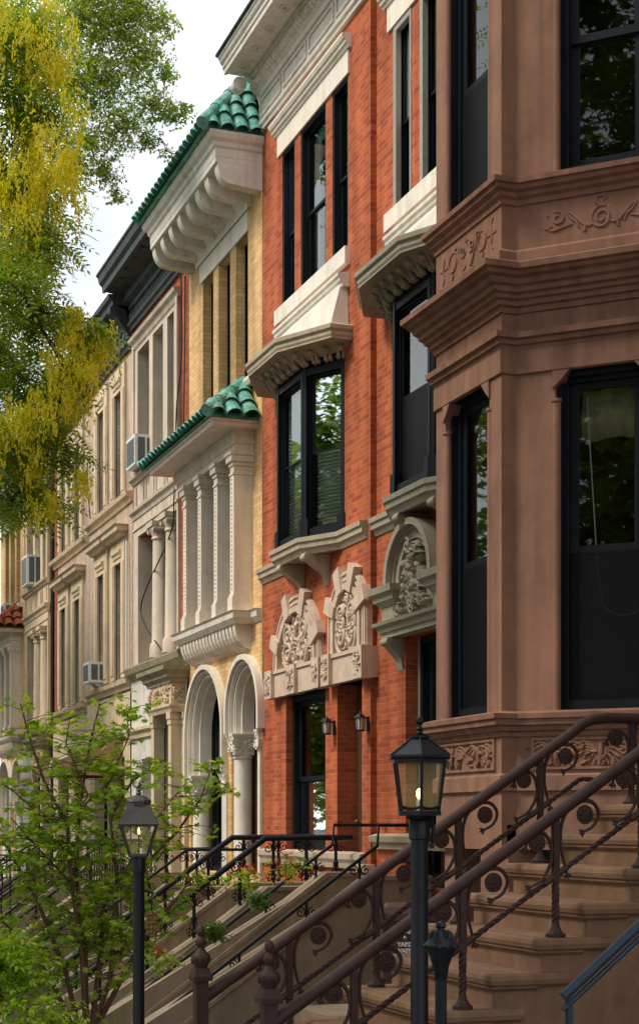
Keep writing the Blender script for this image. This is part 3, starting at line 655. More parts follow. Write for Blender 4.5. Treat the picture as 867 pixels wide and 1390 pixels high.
    # loggia: entablature, four square piers, ledge on a fluted cove
    m = MB(); m.sweep([(X,U(3.80)),(X-.30,U(3.80)),(X-.30,U(.44)),(X,U(.44))], [(-.3,Z(7.52)),(0,Z(7.52)),(.0,Z(7.62)),(.025,Z(7.64)),(.03,Z(7.76)),(.05,Z(7.80)),(.05,Z(7.842)),(-.3,Z(7.845))]); m.fill([(X,U(3.8)),(X-.3,U(3.8)),(X-.3,U(.44)),(X,U(.44))], Z(7.525), Z(7.84)); m.build('entablature', M['loggia'], h)
    for u in (.47, 1.37, 2.32, 3.25):
        a, b = U(u), U(u+.2); m = MB()
        m.fbox(X, a, b, Z(5.3), Z(7.3), -.28, .31); m.fbox(X, a-.025, b+.025, Z(5.04), Z(5.26), -.28, .345); m.fbox(X, a-.01, b+.01, Z(5.26), Z(5.3), -.28, .325)
        m.fbox(X, a-.012, b+.012, Z(7.16), Z(7.19), -.28, .327); m.fbox(X, a-.02, b+.02, Z(7.3), Z(7.36), -.28, .33); m.fbox(X, a-.05, b+.05, Z(7.36), Z(7.46), -.28, .365); m.fbox(X, a-.07, b+.07, Z(7.46), Z(7.52), -.28, .385)
        for q in range(26):
            zz = Z(5.4+q*.068); m.blob((X-.312, a+.1, zz), (.016,0,0),(0,.03,0),(0,0,.026),5,4)
        m.build('pier', M['loggia'], h)
    for (a, b) in ((.68,1.36),(1.58,2.31),(2.53,3.24)): fwin(h, X, U(a), U(b), Z(5.06), Z(7.5), inset=.2, fw=.05)
    m = MB(); m.sweep([(X,far-.02),(X-.0,U(3.92)),(X-.27,U(3.92)),(X-.27,U(.44)),(X,U(.44)),(X,near+.02)], [(-.1,Z(4.84)),(.02,Z(4.84)),(.05,Z(4.88)),(.08,Z(4.92)),(.09,Z(5.0)),(.12,Z(5.03)),(-.1,Z(5.05))]); m.fill([(X,U(3.9)),(X-.27,U(3.9)),(X-.27,U(.46)),(X,U(.46))], Z(4.845), Z(5.035)); m.build('ledge', M['loggia'], h)
    m = MB()
    k = 17
    for i in range(k):
        u = U(.62 + 3.1*i/(k-1)); pts = [(X,Z(4.84)),(X-.27,Z(4.84))] + [(X-.27+.25*(1-math.cos(t*math.pi/12)), Z(4.84-.36*math.sin(t*math.pi/12))) for t in range(1,7)] + [(X,Z(4.46))]
        m.xz(pts, u-.066, u+.066)
    pts2 = [(p[0]+.045, p[1]+.02) for p in pts]; m.xz([(X,Z(4.835)),(X-.225,Z(4.835))] + [(X-.225+.22*(1-math.cos(t*math.pi/12)), Z(4.83-.31*math.sin(t*math.pi/12))) for t in range(1,7)] + [(X,Z(4.5))], U(.56), U(3.78))
    m.build('fluted_cove', M['loggia'], h)
    # arches of several orders
    for (c, sp, r, st), nm in ((ar1,'window_arch'),(ar2,'door_arch')):
        m = MB(); zz = Z(sp+st); uc = U(c); z0 = Z(sp)
        for (ri, ro, w0, w1) in ((r+.20,r+.28,-.02,.12),(r+.13,r+.20,-.12,.045),(r+.06,r+.13,-.22,-.02),(r,r+.06,-.32,-.11)):
            m.ring(X, uc, zz, ri, ro, w0, w1, z0, 28)
        m.ring(X, uc, zz, r+.15, r+.18, .04, .07, z0, 28); m.ring(X, uc, zz, r+.08, r+.11, -.025, .005, z0, 28)
        m.build(nm, M['white'], h, smooth=True)
    def flare(m, cx, cy, hx, hy, zt):
        lv = ((-.34,1.0),(-.26,1.02),(-.15,1.12),(-.06,1.26),(-.045,1.33),(0,1.33)); vs = []
        for dz_, q in lv: vs += [(cx-hx*q,cy-hy*q,zt+dz_),(cx+hx*q,cy-hy*q,zt+dz_),(cx+hx*q,cy+hy*q,zt+dz_),(cx-hx*q,cy+hy*q,zt+dz_)]
        L = len(lv); m.add(vs, [(i*4+j,i*4+(j+1)%4,(i+1)*4+(j+1)%4,(i+1)*4+j) for i in range(L-1) for j in range(4)] + [(0,1,2,3),(4*L-4,4*L-3,4*L-2,4*L-1)])
        for B, wd in (((Vector((cx-hx*1.06, cy+hy)), Vector((0,-1)), Vector((-1,0))), 2*hy), ((Vector((cx-hx, cy-hy*1.06)), Vector((1,0)), Vector((0,-1))), 2*hx)):
            foliage(m, B, .0, lambda a, z: True, (0, wd, zt-.29, zt-.07), 20, .045, R, .03, curls=2)
    for u, zc in ((ar2[0]+ar2[2]+.15, ar2[1]), (ar1[0]+ar1[2]+.13, ar1[1])):      # engaged columns at the far jambs
        m = MB(); r = .15; m.lathe((X+.17, U(u)), [(r*1.2,Z(.45)),(r*1.2,Z(.6)),(r,Z(.68)),(r*.96,Z(zc-.42)),(r*1.1,Z(zc-.40)),(r*1.1,Z(zc-.36)),(r*.96,Z(zc-.34))], 24)
        c = m.build('column', M['white'], h, smooth=True)
        m = MB(); flare(m, X+.15, U(u), .165, .15, Z(zc-.004)); m.build('capital', M['white'], c, smooth=True)
    for u0_, u1_, zc in ((.02,.14,ar2[1]),(ar1[0]-ar1[2]-.26,ar1[0]-ar1[2],ar1[1])):   # flat jambs at the near side
        m = MB(); m.fbox(X, U(u0_), U(u1_), Z(.45), Z(zc-.34), -.33, .03); c = m.build('jamb', M['white'], h)
        m = MB(); flare(m, X+.14, U((u0_+u1_)/2), .17, (u1_-u0_)/2, Z(zc-.004)); m.build('capital', M['white'], c, smooth=True)
    fwin(h, X, a1[0]+G-.04, a1[1]-G+.04, Z(.9), a1[3]-G+.02, inset=.34, fw=.10, split=.48, curtain=[(.0,.75)])
    m = MB(); m.box(X+.345, X+.39, a2[0]+.02, a2[1]-.02, Z(.5), a2[3]-.02); d = m.build('door', M['wood'], h)
    m = MB(); m.box(X+.33,X+.345,a2[0]+.42,a2[1]-.42,Z(1.9),Z(3.0)); m.build('door_pane', M['glass2'], d)
    return h
H4 = cream_house(23.66, 0, 'cream brick row house with green tiled pent roofs and two white moulded arches', 'gtile')

# ------------------------------------------------------------------ stone-framed house with dark cornice
def framed_house(near, dz, label, dark=True, wall='red', st='lime'):
    X = XF; far = near+4.22; h = thing('stone_framed_house', (X, (near+far)/2, GZ), label, 'row house')
    Z = lambda z: z+dz; U = lambda u: near+u
    S_ = M[st]
    tp = [(U(a),U(b),Z(8.62),Z(11.1),.55) for (a,b) in ((.84,1.3),(1.62,2.4),(2.68,3.62))]
    lo = (U(.6),U(3.55),Z(4.86),Z(7.42),.5)
    wd = (U(2.35),U(3.35),Z(.9),Z(3.0),.3)
    dr = (U(.5),U(1.5),Z(.7),Z(3.55),.5)
    w = MB(); w.shell(X+.02, near, far, GZ-1.6, Z(12.6)); w.wall(X, near, far, Z(4.6), Z(12.3), [(t[0]-.03,t[1]+.03,t[2]-.03,t[3]+.03,.02) for t in tp]+[lo], .6); w.build('wall', M[wall], h)
    w = MB(); w.wall(X-.03, near+.01, far-.012, GZ-1.6, Z(4.6), [(*wd[:4],.3),(*dr[:4],.5)]); w.box(X-.03, X+.3, far-.012, far-.011, GZ-1.6, Z(4.6)); w.build('ground_floor_wall', M['limew'], h)
    f = MB(); u0, u1 = U(.52), U(3.92)
    f.wall(X-.05, u0, u1, Z(7.9), Z(11.36), [(*t[:4],.55) for t in tp]); f.box(X-.05,X+.02,u0,u0+.002,Z(7.9),Z(11.36)); f.box(X-.05,X+.02,u1-.002,u1,Z(7.9),Z(11.36))
    for u in (u0-.03, u1-.09): f.fbox(X, u, u+.12, Z(8.6), Z(11.36), .05, .09)
    f.build('stone_frame', S_, h)
    m = MB(); m.sweep([(X-.05,u1+.08),(X-.05,u0-.08)], [(-.02,Z(11.25)),(.03,Z(11.25)),(.04,Z(11.3)),(.10,Z(11.34)),(.12,Z(11.40)),(-.02,Z(11.43))])
    for i in range(48): m.fbox(X, u0+(u1-u0)*i/48, u0+(u1-u0)*(i+.5)/48, Z(11.19), Z(11.25), .048, .085)
    m.build('frame_moulding', S_, h)
    for t in tp: fwin(h, X, *t[:4], inset=.40, fw=.05)
    # spandrel: sill, panels, entablature
    m = MB(); m.sweep([(X-.04,u1+.04),(X-.04,u0-.04)], [(-.02,Z(8.48)),(.05,Z(8.48)),(.07,Z(8.54)),(.12,Z(8.56)),(.13,Z(8.61)),(-.02,Z(8.63))])
    m.sweep([(X-.04,u1+.04),(X-.04,u0-.04)], [(-.02,Z(7.78)),(.04,Z(7.78)),(.06,Z(7.86)),(.11,Z(7.9)),(.12,Z(7.96)),(-.02,Z(8.0))])
    m.fbox(X, u0, u1, Z(7.42), Z(7.78), .0, .06); m.fbox(X, u0, u1, Z(7.56), Z(7.6), .06, .085)
    for i in range(4):
        a = u0+.12+(u1-u0-.2)*i/4; b = a+.7
        for q in (a, b-.09): m.fbox(X, q, q+.06, Z(8.06), Z(8.42), .05, .08)
    m.build('spandrel', S_, h)
    f = MB()
    f.fbox(X, u0-.02, lo[0]+.012, lo[2], lo[3]-.003, -.45, .06); f.build('jamb', S_, h); f = MB(); f.fbox(X, lo[1]-.012, u1+.02, lo[2], lo[3]-.003, -.45, .06)
    f.build('jamb', S_, h)
    for uc in (1.02, 1.98):
        m = MB(); r = .165
        m.lathe((X-.0, U(uc)), [(r*1.3,Z(4.86)),(r*1.3,Z(5.04)),(r*1.25,Z(5.06)),(r*1.22,Z(5.12)),(r*1.02,Z(5.16)),(r*.9,Z(7.08)),(r*1.05,Z(7.1)),(r*1.05,Z(7.13)),(r*.95,Z(7.15))], 20)
        c = m.build('column', S_, h, smooth=True)
        m = MB(); m.lathe((X, U(uc)), [(r*.95,Z(7.15)),(r*1.1,Z(7.22)),(r*1.3,Z(7.28)),(r*1.2,Z(7.32))], 20)
        m.box(X-r*1.4,X+r*1.4,U(uc)-r*1.4,U(uc)+r*1.4,Z(7.32),Z(7.42))
        for sy in (-1,1): m.tube([(X-r*1.25,U(uc)+sy*r*1.1,Z(7.27)),(X+r*1.25,U(uc)+sy*r*1.1,Z(7.27))], .06, 12)
        m.build('capital', S_, c, smooth=True)
    for (a,b) in ((.62,1.35),(1.6,2.4),(2.65,3.5)): fwin(h, X, U(a), U(b), Z(4.9), Z(7.4), inset=.42, fw=.05)
    m = MB(); m.sweep([(X-.02,far-.02),(X-.02,near+.02)], [(-.02,Z(4.58)),(.03,Z(4.58)),(.08,Z(4.66)),(.15,Z(4.70)),(.19,Z(4.80)),(.19,Z(4.83)),(-.02,Z(4.87))]); m.build('ledge', M['mossy'], h)
    # doorway hood on columns
    m = MB(); pth = [(X,U(1.78)),(X-.33,U(1.78)),(X-.33,U(.05)),(X,U(.05))]
    m.sweep(pth, [(-.3,Z(4.24)),(-.02,Z(4.24)),(.0,Z(4.30)),(.06,Z(4.34)),(.07,Z(4.40)),(.15,Z(4.46)),(.16,Z(4.53)),(-.3,Z(4.56))]); m.fill(pth, Z(4.245), Z(4.54)); m.build('door_hood', M['mossy'], h)
    m = MB(); m.fbox(X, U(.12), U(1.7), Z(3.86), Z(4.24), -.02, .29); m.sweep([(X,U(1.74)),(X-.29,U(1.74)),(X-.29,U(.09)),(X,U(.09))], [(-.28,Z(3.72)),(.0,Z(3.72)),(.02,Z(3.78)),(.05,Z(3.82)),(.05,Z(3.86)),(-.3,Z(3.87))]); m.fill([(X,U(1.74)),(X-.29,U(1.74)),(X-.29,U(.09)),(X,U(.09))],Z(3.725),Z(3.86))
    B = ((X-.05, U(.12)), Vector((-1,0)), Vector((0,-1)))
    foliage(m, ((X-.0, U(.115)), Vector((-1,0)), Vector((0,-1))), 0, lambda a,z: True, (.04,.26,Z(3.9),Z(4.2)), 22, .05, R, .04)
    foliage(m, ((X-.29, U(1.7)), Vector((0,-1)), Vector((-1,0))), 0, lambda a,z: True, (.06,1.5,Z(3.9),Z(4.2)), 60, .06, R, .04)
    m.build('carved_frieze', M['tan'], h)
    for (u, w0) in ((.30,.17),(1.55,.17),(.10,-.02),(1.72,-.02)):
        m = MB(); hw = .105
        m.fbox(X, U(u)-hw, U(u)+hw, Z(.7), Z(3.5), w0-.1, w0+.1); m.fbox(X, U(u)-hw-.03, U(u)+hw+.03, Z(3.6), Z(3.72), w0-.13, w0+.13); m.fbox(X, U(u)-hw-.015, U(u)+hw+.015, Z(3.5), Z(3.6), w0-.115, w0+.115); m.fbox(X, U(u)-hw-.03, U(u)+hw+.03, GZ-.5, Z(.7), w0-.13, w0+.13)
        m.build('door_pier', M['tan'], h)
    m = MB(); m.sweep([(X-.03,far-.02),(X-.03,U(1.8))], [(-.02,Z(3.42)),(.05,Z(3.42)),(.06,Z(3.5)),(.12,Z(3.56)),(.12,Z(3.62)),(-.02,Z(3.66))]); m.build('band_course', M['tan'], h)
    fwin(h, X, *wd[:4], inset=.22, fw=.07); m = MB(); m.box(X+.45,X+.5,dr[0],dr[1],dr[2],dr[3]); m.build('door', M['wood'], h)
    # pressed-metal cornice
    C_ = M['darkc' if dark else 'tan']
    m = MB(); z = Z(11.67)
    m.sweep([(X,far-.02),(X,near+.02)], [(-.02,z),(.06,z),(.07,z+.06),(.12,z+.09),(.12,z+.14),(.05,z+.17),(.05,z+.40),(.09,z+.42),(.10,z+.5),(.20,z+.56),(.22,z+.7),(.58,z+.74),(.58,z+.71),(.63,z+.71),(.64,z+.82),(.70,z+.88),(.73,z+1.0),(.76,z+1.02),(.76,z+1.06),(-.02,z+1.1)])
    m.build('cornice', C_, h)
    m = MB()
    for i in range(40):
        u = near+.08+(far-near-.16)*i/39; m.tube([(X-.07,u-.03,z+.2),(X-.085,u,z+.34),(X-.07,u+.03,z+.2)], .014, 5)
        m.blob((X-.06,u,z+.26),(.03,0,0),(0,.02,0),(0,0,.04),5,4)
    m.build('cornice_frieze', M['darkc2'] if dark else C_, h)
    for i in range(7):
        u = near+.3+(far-near-.6)*i/6; m = MB(); m.fbox(X, u-.12, u+.12, z+.715, z+.735, .28, .52); m.build('soffit_panel', C_, h)
    return h
M['darkc2'] = stone('flaking_dark_paint', (.16,.17,.165), var=.4, rough=.6, scale=12, bump=.2)
H5 = framed_house(27.87, 0, 'red brick row house with a pale stone frame of columns under a black metal cornice')

# ------------------------------------------------------------------ plain tan houses with hooded windows
def tan_house(near, dz, label, strip, ac=None):
    X = XF; far = near+4.2; h = thing('tan_row_house', (X, (near+far)/2, GZ), label, 'row house')
    Z = lambda z: z+dz; U = lambda u: near+u
    cols = ((.85,1.5),(2.5,3.15))
    ops = [(U(a),U(b),Z(8.5),Z(10.72),.24) for a,b in cols] + [(U(a),U(b),Z(4.75),Z(7.16),.24) for a,b in cols] + [(U(2.1),U(3.4),Z(.8),Z(3.1),.3), (U(.5),U(1.4),Z(.7),Z(3.1),.4)]
    w = MB(); w.wall(X, near, far, Z(4.4), Z(12.2), ops[:4]); w.shell(X+.01, near, far, GZ-1.8, Z(12.7)); w.build('wall', M['pink'], h)
    w = MB(); w.wall(X-.05, near+.004, far-.004, GZ-1.8, Z(4.4), ops[4:]); w.build('ground_floor_wall', M['tan'], h)
    if strip:
        m = MB(); m.fbox(X, far-.52, far-.01, Z(4.7), Z(11.4), -.05, .012); m.build('brick_edge', M['red2'], h)
    for (za, zb) in ((8.5,10.72),(4.75,7.16)):
        m = MB()
        for a, b in cols:
            for (p,q) in ((a-.32,a),(b,b+.32)):
                m.fbox(X, U(p), U(q), Z(za), Z(zb+.5), -.02, .05); m.fbox(X, U(p)+.05, U(q)-.05, Z(za+.1), Z(zb), .05, .07)
            m.fbox(X, U(a), U(b), Z(zb), Z(zb+.5), -.02, .05)
            m.sweep([(X-.05,U(b+.02)),(X-.05,U(a-.02))], [(-.02,Z(zb+.10)),(.02,Z(zb+.10)),(.03,Z(zb+.16)),(.06,Z(zb+.2)),(.06,Z(zb+.25)),(-.02,Z(zb+.28))])
        m.build('window_surround', M['tan'], h)
    for a, b in cols:
        m = MB(); pth = [(X,U(b+.34)),(X-.14,U(b+.34)),(X-.14,U(a-.34)),(X,U(a-.34))]
        m.sweep(pth, [(-.1,Z(7.64)),(.0,Z(7.64)),(.03,Z(7.70)),(.09,Z(7.74)),(.10,Z(7.82)),(.14,Z(7.86)),(-.1,Z(7.90))]); m.fill(pth, Z(7.645), Z(7.87)); m.build('window_hood', M['tan'], h)
    for q, o in enumerate(ops[:4]): fwin(h, X, *o[:4], inset=.2, fw=.05)
    for zq in (8.34, 4.55):
        m = MB(); m.sweep([(X,far-.02),(X,near+.02)], [(-.02,Z(zq-.08)),(.04,Z(zq-.08)),(.07,Z(zq)),(.13,Z(zq+.04)),(.15,Z(zq+.12)),(-.02,Z(zq+.15))]); m.build('sill_course', M['tan'], h)
    m = MB(); z = Z(11.36)
    m.sweep([(X,far-.05),(X,near+.02)], [(-.02,z),(.06,z),(.08,z+.08),(.13,z+.1),(.13,z+.16),(.05,z+.2),(.05,z+.62),(.12,z+.66),(.14,z+.78),(.40,z+.82),(.42,z+.92),(.48,z+.96),(.50,z+1.04),(-.02,z+1.08)]); m.build('cornice', M['darkc'], h)
    for u in (near+.12, far-.2):
        m = MB(); console(m, X, u, .04, .36, .85, z+.83, .2); m.build('cornice_bracket', M['darkc'], h, smooth=True)
    for i in range(5):
        m = MB(); u = near+.6+i*.75; m.tube([(X-.06,u+.22*math.cos(t*.35),z+.4+.15*math.sin(t*.35)) for t in range(19)], .02, 5); m.build('frieze_ring', M['darkc'], h)
    fwin(h, X-.05, *ops[4][:4], inset=.22, fw=.08); m = MB(); m.box(X+.3,X+.35,ops[5][0],ops[5][1],ops[5][2],ops[5][3]); m.build('door', M['wood'], h)
    return h
H6 = tan_house(32.10, 0, 'tan row house with hooded windows, a white air conditioner and a canvas entrance awning', False)
H7 = tan_house(36.30, -.2, 'tan row house with a thin red brick edge, past the one with awning', True)
H8 = framed_house(40.52, -.62, 'stone framed row house far down the row with a large white air conditioner upstairs', dark=False, wall='tan', st='tan')
H9 = cream_house(44.76, -.8, 'farthest cream brick row house with red clay tile pent roofs', 'rtile')

# ------------------------------------------------------------------ brownstone
HB = thing('brownstone_house', (7.3, 11.3, GZ), 'brown sandstone house with a canted bay, incised scroll panels and black windows', 'house')
XB = 5.9; YC = 11.86; YF = 13.15; XM = 7.06
def bayplan(o=0):                                   # far wall, far corner, front corner, return, cant, main wall
    r = .13; t = XM - (XB+r)
    return [(XM,YF+.9),(XB,YF),(XB,YC),(XB+r,YC),(XB+r+t,YC-t)]
BP = bayplan()
Bfront, Lf = basis(BP[1], BP[2]); Bcant, Lc = basis(BP[3], BP[4]); Bfar, Lfar = basis(BP[0], BP[1])
BW = M['brown']
FO = (.20, 1.07)                                    # window opening along the front face
CO = (.33, 1.10)                                    # along the cant
def bayface(mb, B, L, op, z0, z1, za, zb, dep=.14, notch=.0):
    if op is None: mb.obox(B, 0, L, -.3, 0, z0, z1); return
    mb.obox(B, 0, op[0], -.3, 0, z0, z1); mb.obox(B, op[1], L, -.3, 0, z0, z1)
    if za > z0: mb.obox(B, op[0], op[1], -.3, 0, z0, za)
    if zb < z1: mb.obox(B, op[0], op[1], -.3, 0, zb, z1)
m = MB()
for (z0, z1, za, zb) in ((1.50,6.2,2.62,5.42),(6.2,11.2,6.93,10.0)):
    bayface(m, Bfront, Lf, FO, z0, z1, za, zb); bayface(m, Bcant, Lc, CO, z0, z1, za, zb); bayface(m, Bfar, Lfar-.02, None, z0, z1, za, zb)
    m.box(XB+.004, XB+.30, YC+.002, YC+.16, z0, z1)
m.box(XM, XM+.3, 4.0, BP[4][1], GZ, 1.84); m.box(XM, XM+.3, 4.0, 8.4, 1.84, 11.2); m.box(XM, XM+.3, 9.75, BP[4][1], 1.84, 11.2); m.box(XM, XM+.3, 8.4, 9.75, 4.6, 11.2)
m.box(XM, XM+.3, YF+.9, 14.74, GZ, 11.2)
m.box(XM+.3, XM+9, 4.0, 4.3, GZ, 11.2); m.box(XM+.3, XM+9, 14.44, 14.74, GZ, 11.2); m.box(XM+8.7, XM+9, 4.3, 14.44, GZ, 11.2); m.box(XM-.6, XM+9, 4.0, 14.74, 11.2, 11.4)
m.plan([(p[0]-.04,p[1]) for p in BP], 11.0, 11.2); m.plan([(p[0]+.1,p[1]) for p in BP], 6.1, 6.3); m.plan([(p[0]+.05,p[1]) for p in BP], 1.505, 1.7)
m.build('wall', BW, HB)
m = MB(); m.box(XM+.1, XM+.2, 8.4, 9.75, 1.84, 4.6); d = m.build('door', M['wood'], HB)
# basement recess under the bay with its pier
m = MB(); m.plan([(p[0]+.22,p[1]) for p in BP][1:] + [(XM,YF)], GZ, .7); m.box(XB+.06,XB+.3,YF-.28,YF-.05,.7,1.5); m.box(XB+.06,XB+.30,YC+.0,YC+.22,.7,1.5); m.build('basement', BW, HB)
window(HB, (XB+.55,YF-.2), (XB+.55,YC+.1), .7, 1.49, inset=.0, fw=.06)
# incised bay mouldings
EX = [BP[0], BP[1], BP[2], BP[3], BP[4]]
def band(name, prof):
    m = MB(); m.sweep(EX, prof); return m.build(name, BW, HB)
band('upper_sill_moulding', [(-.02,6.74),(.015,6.74),(.02,6.78),(.05,6.80),(.055,6.83),(.09,6.845),(.095,6.88),(.12,6.885),(.125,6.925),(.0,6.945),(-.02,6.945)])
band('plinth_band', [(-.02,6.15),(.035,6.15),(.035,6.355),(.0,6.385),(-.02,6.385)])
band('bay_cornice', [(-.02,5.86),(.02,5.86),(.03,5.90),(.06,5.91),(.07,5.945),(.10,5.955),(.105,5.985),(.14,5.995),(.15,6.03),(.185,6.045),(.20,6.085),(.24,6.10),(.25,6.125),(.285,6.135),(.29,6.18),(.27,6.195),(.0,6.215),(-.02,6.215)])
band('architrave_moulding', [(-.02,5.55),(.015,5.55),(.025,5.59),(.05,5.60),(.055,5.635),(.085,5.645),(.09,5.69),(.0,5.71),(-.02,5.71)])
band('lintel_edge', [(-.02,5.36),(.008,5.36),(.022,5.37),(.022,5.552),(-.02,5.552)])
band('lower_sill_moulding', [(-.02,2.42),(.02,2.42),(.03,2.455),(.06,2.465),(.07,2.50),(.105,2.51),(.11,2.55),(.13,2.56),(.135,2.60),(.03,2.625),(-.02,2.625)])
band('base_ledge', [(-.02,1.98),(.03,1.98),(.03,2.10),(.0,2.12),(-.02,2.12)])
# colonettes beside the windows, shouldered lintels
for (B, L, op) in ((Bfront,Lf,FO),(Bcant,Lc,CO)):
    P = on(B, -.02)
    for a in (op[0]+.005, op[1]-.005):
        m = MB(); m.tube([P((a,2.62)),P((a,5.12))], .036, 12); m.tube([P((a,5.115)),P((a,5.14))], .046, 12); m.build('colonette', BW, HB, smooth=True)
        m = MB(); m.tube([P((a,6.94)),P((a,9.9))], .030, 12); m.build('colonette', BW, HB, smooth=True)
    for (zz) in (5.36,):
        vs = [B]; n0, n1 = -.13, .021
        pl = [(op[0]-.02,5.36),(op[0]-.02,5.22),(op[0]+.06,5.29),(op[0]+.12,5.36)]
        for sg in (0, 1):
            q = pl if not sg else [(op[0]+op[1]-p[0], p[1]) for p in pl]
            m = MB(); PP = on(B, n0); QQ = on(B, n1); k = len(q)
            m.add([PP(p) for p in q] + [QQ(p) for p in q], [tuple(range(k)), tuple(range(k,2*k))[::-1]] + [(i,(i+1)%k,k+(i+1)%k,k+i) for i in range(k)])
            m.build('lintel_shoulder', BW, HB)
def bwin(B, op, z0, z1, split, lower, upper_valance=False):
    o, d, n = B; P = lambda a: o+d*a
    w = window(HB, P(op[0]+.0), P(op[1]), z0, z1, inset=.10, fw=.085, split=split, lower=lower, casing=.045, thick=.1, glz='glass2')
    if upper_valance:
        m = MB(); PP = on(B, -.24); a0, a1 = op[0]+.16, op[1]-.16; vs = []; k = 16
        zt = z1-.13
        for (dz_, q) in ((0,0),(-.12,.01),(-.20,.05),(-.34,.035),(-.40,.0)):
            for i in range(k+1): vs.append(PP((a0+(a1-a0)*i/k, zt+dz_*(1+.03*math.sin(i*.5))), q+.01*math.sin(i*1.3)))
        m.add(vs, [(r*(k+1)+i, r*(k+1)+i+1, (r+1)*(k+1)+i+1, (r+1)*(k+1)+i) for r in range(4) for i in range(k)])
        m.build('valance', M['valance'], w, smooth=True)
        m = MB(); PP = on(B, -.15); zl = z0+(z1-z0)*.30
        pts = [PP((op[0]+.22+.10*t/10, z1-.2-(z1-.35-zl)*t/10)) for t in range(10)] + [PP((op[0]+.34+.19*(1-math.cos(t*math.pi/10)), zl-.17*math.sin(t*math.pi/10)+.1)) for t in range(11)]
        m.tube(pts, .006, 5); m.build('blind_cord', M['blind'], w)
bwin(Bfront, FO, 2.63, 5.40, .47, 'screen'); bwin(Bcant, CO, 2.63, 5.36, .47, 'screen', True)
bwin(Bfront, FO, 6.95, 10.0, .36, 'screen'); bwin(Bcant, CO, 6.95, 10.0, .36, 'glass')
# carved panels
rp = random.Random(5)
for (B, L, a0, a1) in ((Bfront,Lf,.12,Lf-.13),(Bcant,Lc,.16,Lc-.2)):
    m = MB(); P = on(B, 0); z0, z1 = 2.17, 2.385
    for bx in ((a0-.03,a1+.03,z0-.02,z0),(a0-.03,a1+.03,z1,z1+.02),(a0-.03,a0,z0,z1),(a1,a1+.03,z0,z1)): m.obox(B, bx[0],bx[1], -.01, .02, bx[2],bx[3])
    W_ = a1-a0; k = int(W_/.36)
    for i in range(k):
        c = a0 + W_*(i+.5)/k
        for sg in (-1,1):
            for j in range(6):
                r = .03+.022*j; pts = [(c+sg*(.012+ r*(1-math.cos(t*.30))*1.0), z0+.01+ (.02+r*1.1)*math.sin(min(1.57,t*.30))*1.1 - (max(0,t-5)*.018)) for t in range(9)]
                pts = [(p[0], min(z1-.01, max(z0+.005,p[1]))) for p in pts]; m.tube([P(p, .008) for p in pts], .012, 5)
        m.blob(P((c, z0+.11), .01), Vector((B[1][0],B[1][1],0))*.022, Vector((B[2][0],B[2][1],0))*.03, Vector((0,0,.09)), 7, 5)
        foliage(m, B, 0, lambda a,z: True, (c-W_/k/2+.02, c+W_/k/2-.02, z0+.02, z1-.03), 14, .035, rp, .03)
    m.build('carved_panel', BW, HB, smooth=True)
def smooth2(p, k=5):
    o = []
    for i in range(len(p)-1):
        p0 = p[max(0,i-1)]; p1 = p[i]; p2 = p[i+1]; p3 = p[min(len(p)-1,i+2)]
        for q in range(k):
            t = q/k; o.append(tuple(.5*((2*p1[j])+(-p0[j]+p2[j])*t+(2*p0[j]-5*p1[j]+4*p2[j]-p3[j])*t*t+(-p0[j]+3*p1[j]-3*p2[j]+p3[j])*t**3) for j in (0,1)))
    return o+[p[-1]]
def incised(B, c, z, s, kind):
    m = MB(); P = on(B, 0); C = []
    for sg in (-1, 1):
        f = lambda pts: [(c+sg*p[0]*s, z+p[1]*s) for p in pts]
        if kind == 0:
            C += [f(spiral((.085,.045),.062,rad(200),1.3)), f(smooth2([(.03,-.10),(.07,-.125),(.115,-.08),(.15,-.01),(.20,.06),(.26,.085)])), f(spiral((.29,.005),.088,rad(100),-.95,22,.75)), f(smooth2([(.25,.10),(.20,.12),(.18,.07)])),
                  f([(.40,.0),(.56,.0)]), f(smooth2([(.51,.13),(.475,.09),(.485,.03),(.49,0),(.485,-.05),(.475,-.09),(.505,-.13)])), f(smooth2([(.27,-.10),(.30,-.13),(.33,-.10)])), f(smooth2([(.29,-.09),(.31,-.17)])), f(smooth2([(0,-.15),(.03,-.175),(.06,-.15),(.09,-.17),(.12,-.145)])), f(smooth2([(.17,-.03),(.185,.03),(.17,.10)]))]
        else:
            C += [f(smooth2([(.10,-.10),(.16,-.13),(.24,-.10),(.32,-.02),(.40,.06),(.46,.09)])), f(smooth2([(.46,.09),(.40,.0),(.33,-.06),(.30,-.14)])), f(spiral((.58,.02),.095,rad(60),1.15,24,.35)), f(smooth2([(.74,-.09),(.66,-.13),(.56,-.115),(.46,-.09),(.38,-.08)])), f(smooth2([(.66,-.06),(.70,-.09),(.76,-.09)])), f(smooth2([(.22,-.11),(.215,-.17),(.24,-.2)])), f([(.70,.07),(.73,.07)])]
    C += ([[(c,z+.06*s),(c,z+.17*s)], smooth2([(c-.03*s,z+.1*s),(c,z+.135*s),(c+.03*s,z+.1*s)])] if kind == 0 else [spiral((c,z-.05*s),.155*s,rad(70),1.9,34,.15), smooth2([(c+.05*s,z+.09*s),(c-.05*s,z+.13*s),(c-.07*s,z+.20*s),(c,z+.235*s),(c+.06*s,z+.20*s),(c+.02*s,z+.165*s)])])
    for q in C:
        n = len(q); m.tube([P(p, .002) for p in q], [.0125*(.45+.55*math.sin(math.pi*min(1,max(0,.08+.84*i/max(1,n-1))))) for i in range(n)], 6)
    return m.build('scroll_ornament', BW, HB, smooth=True)
incised(Bfront, Lf*.5, 6.56, .98, 0); incised(Bcant, .71, 6.575, .62, 1)
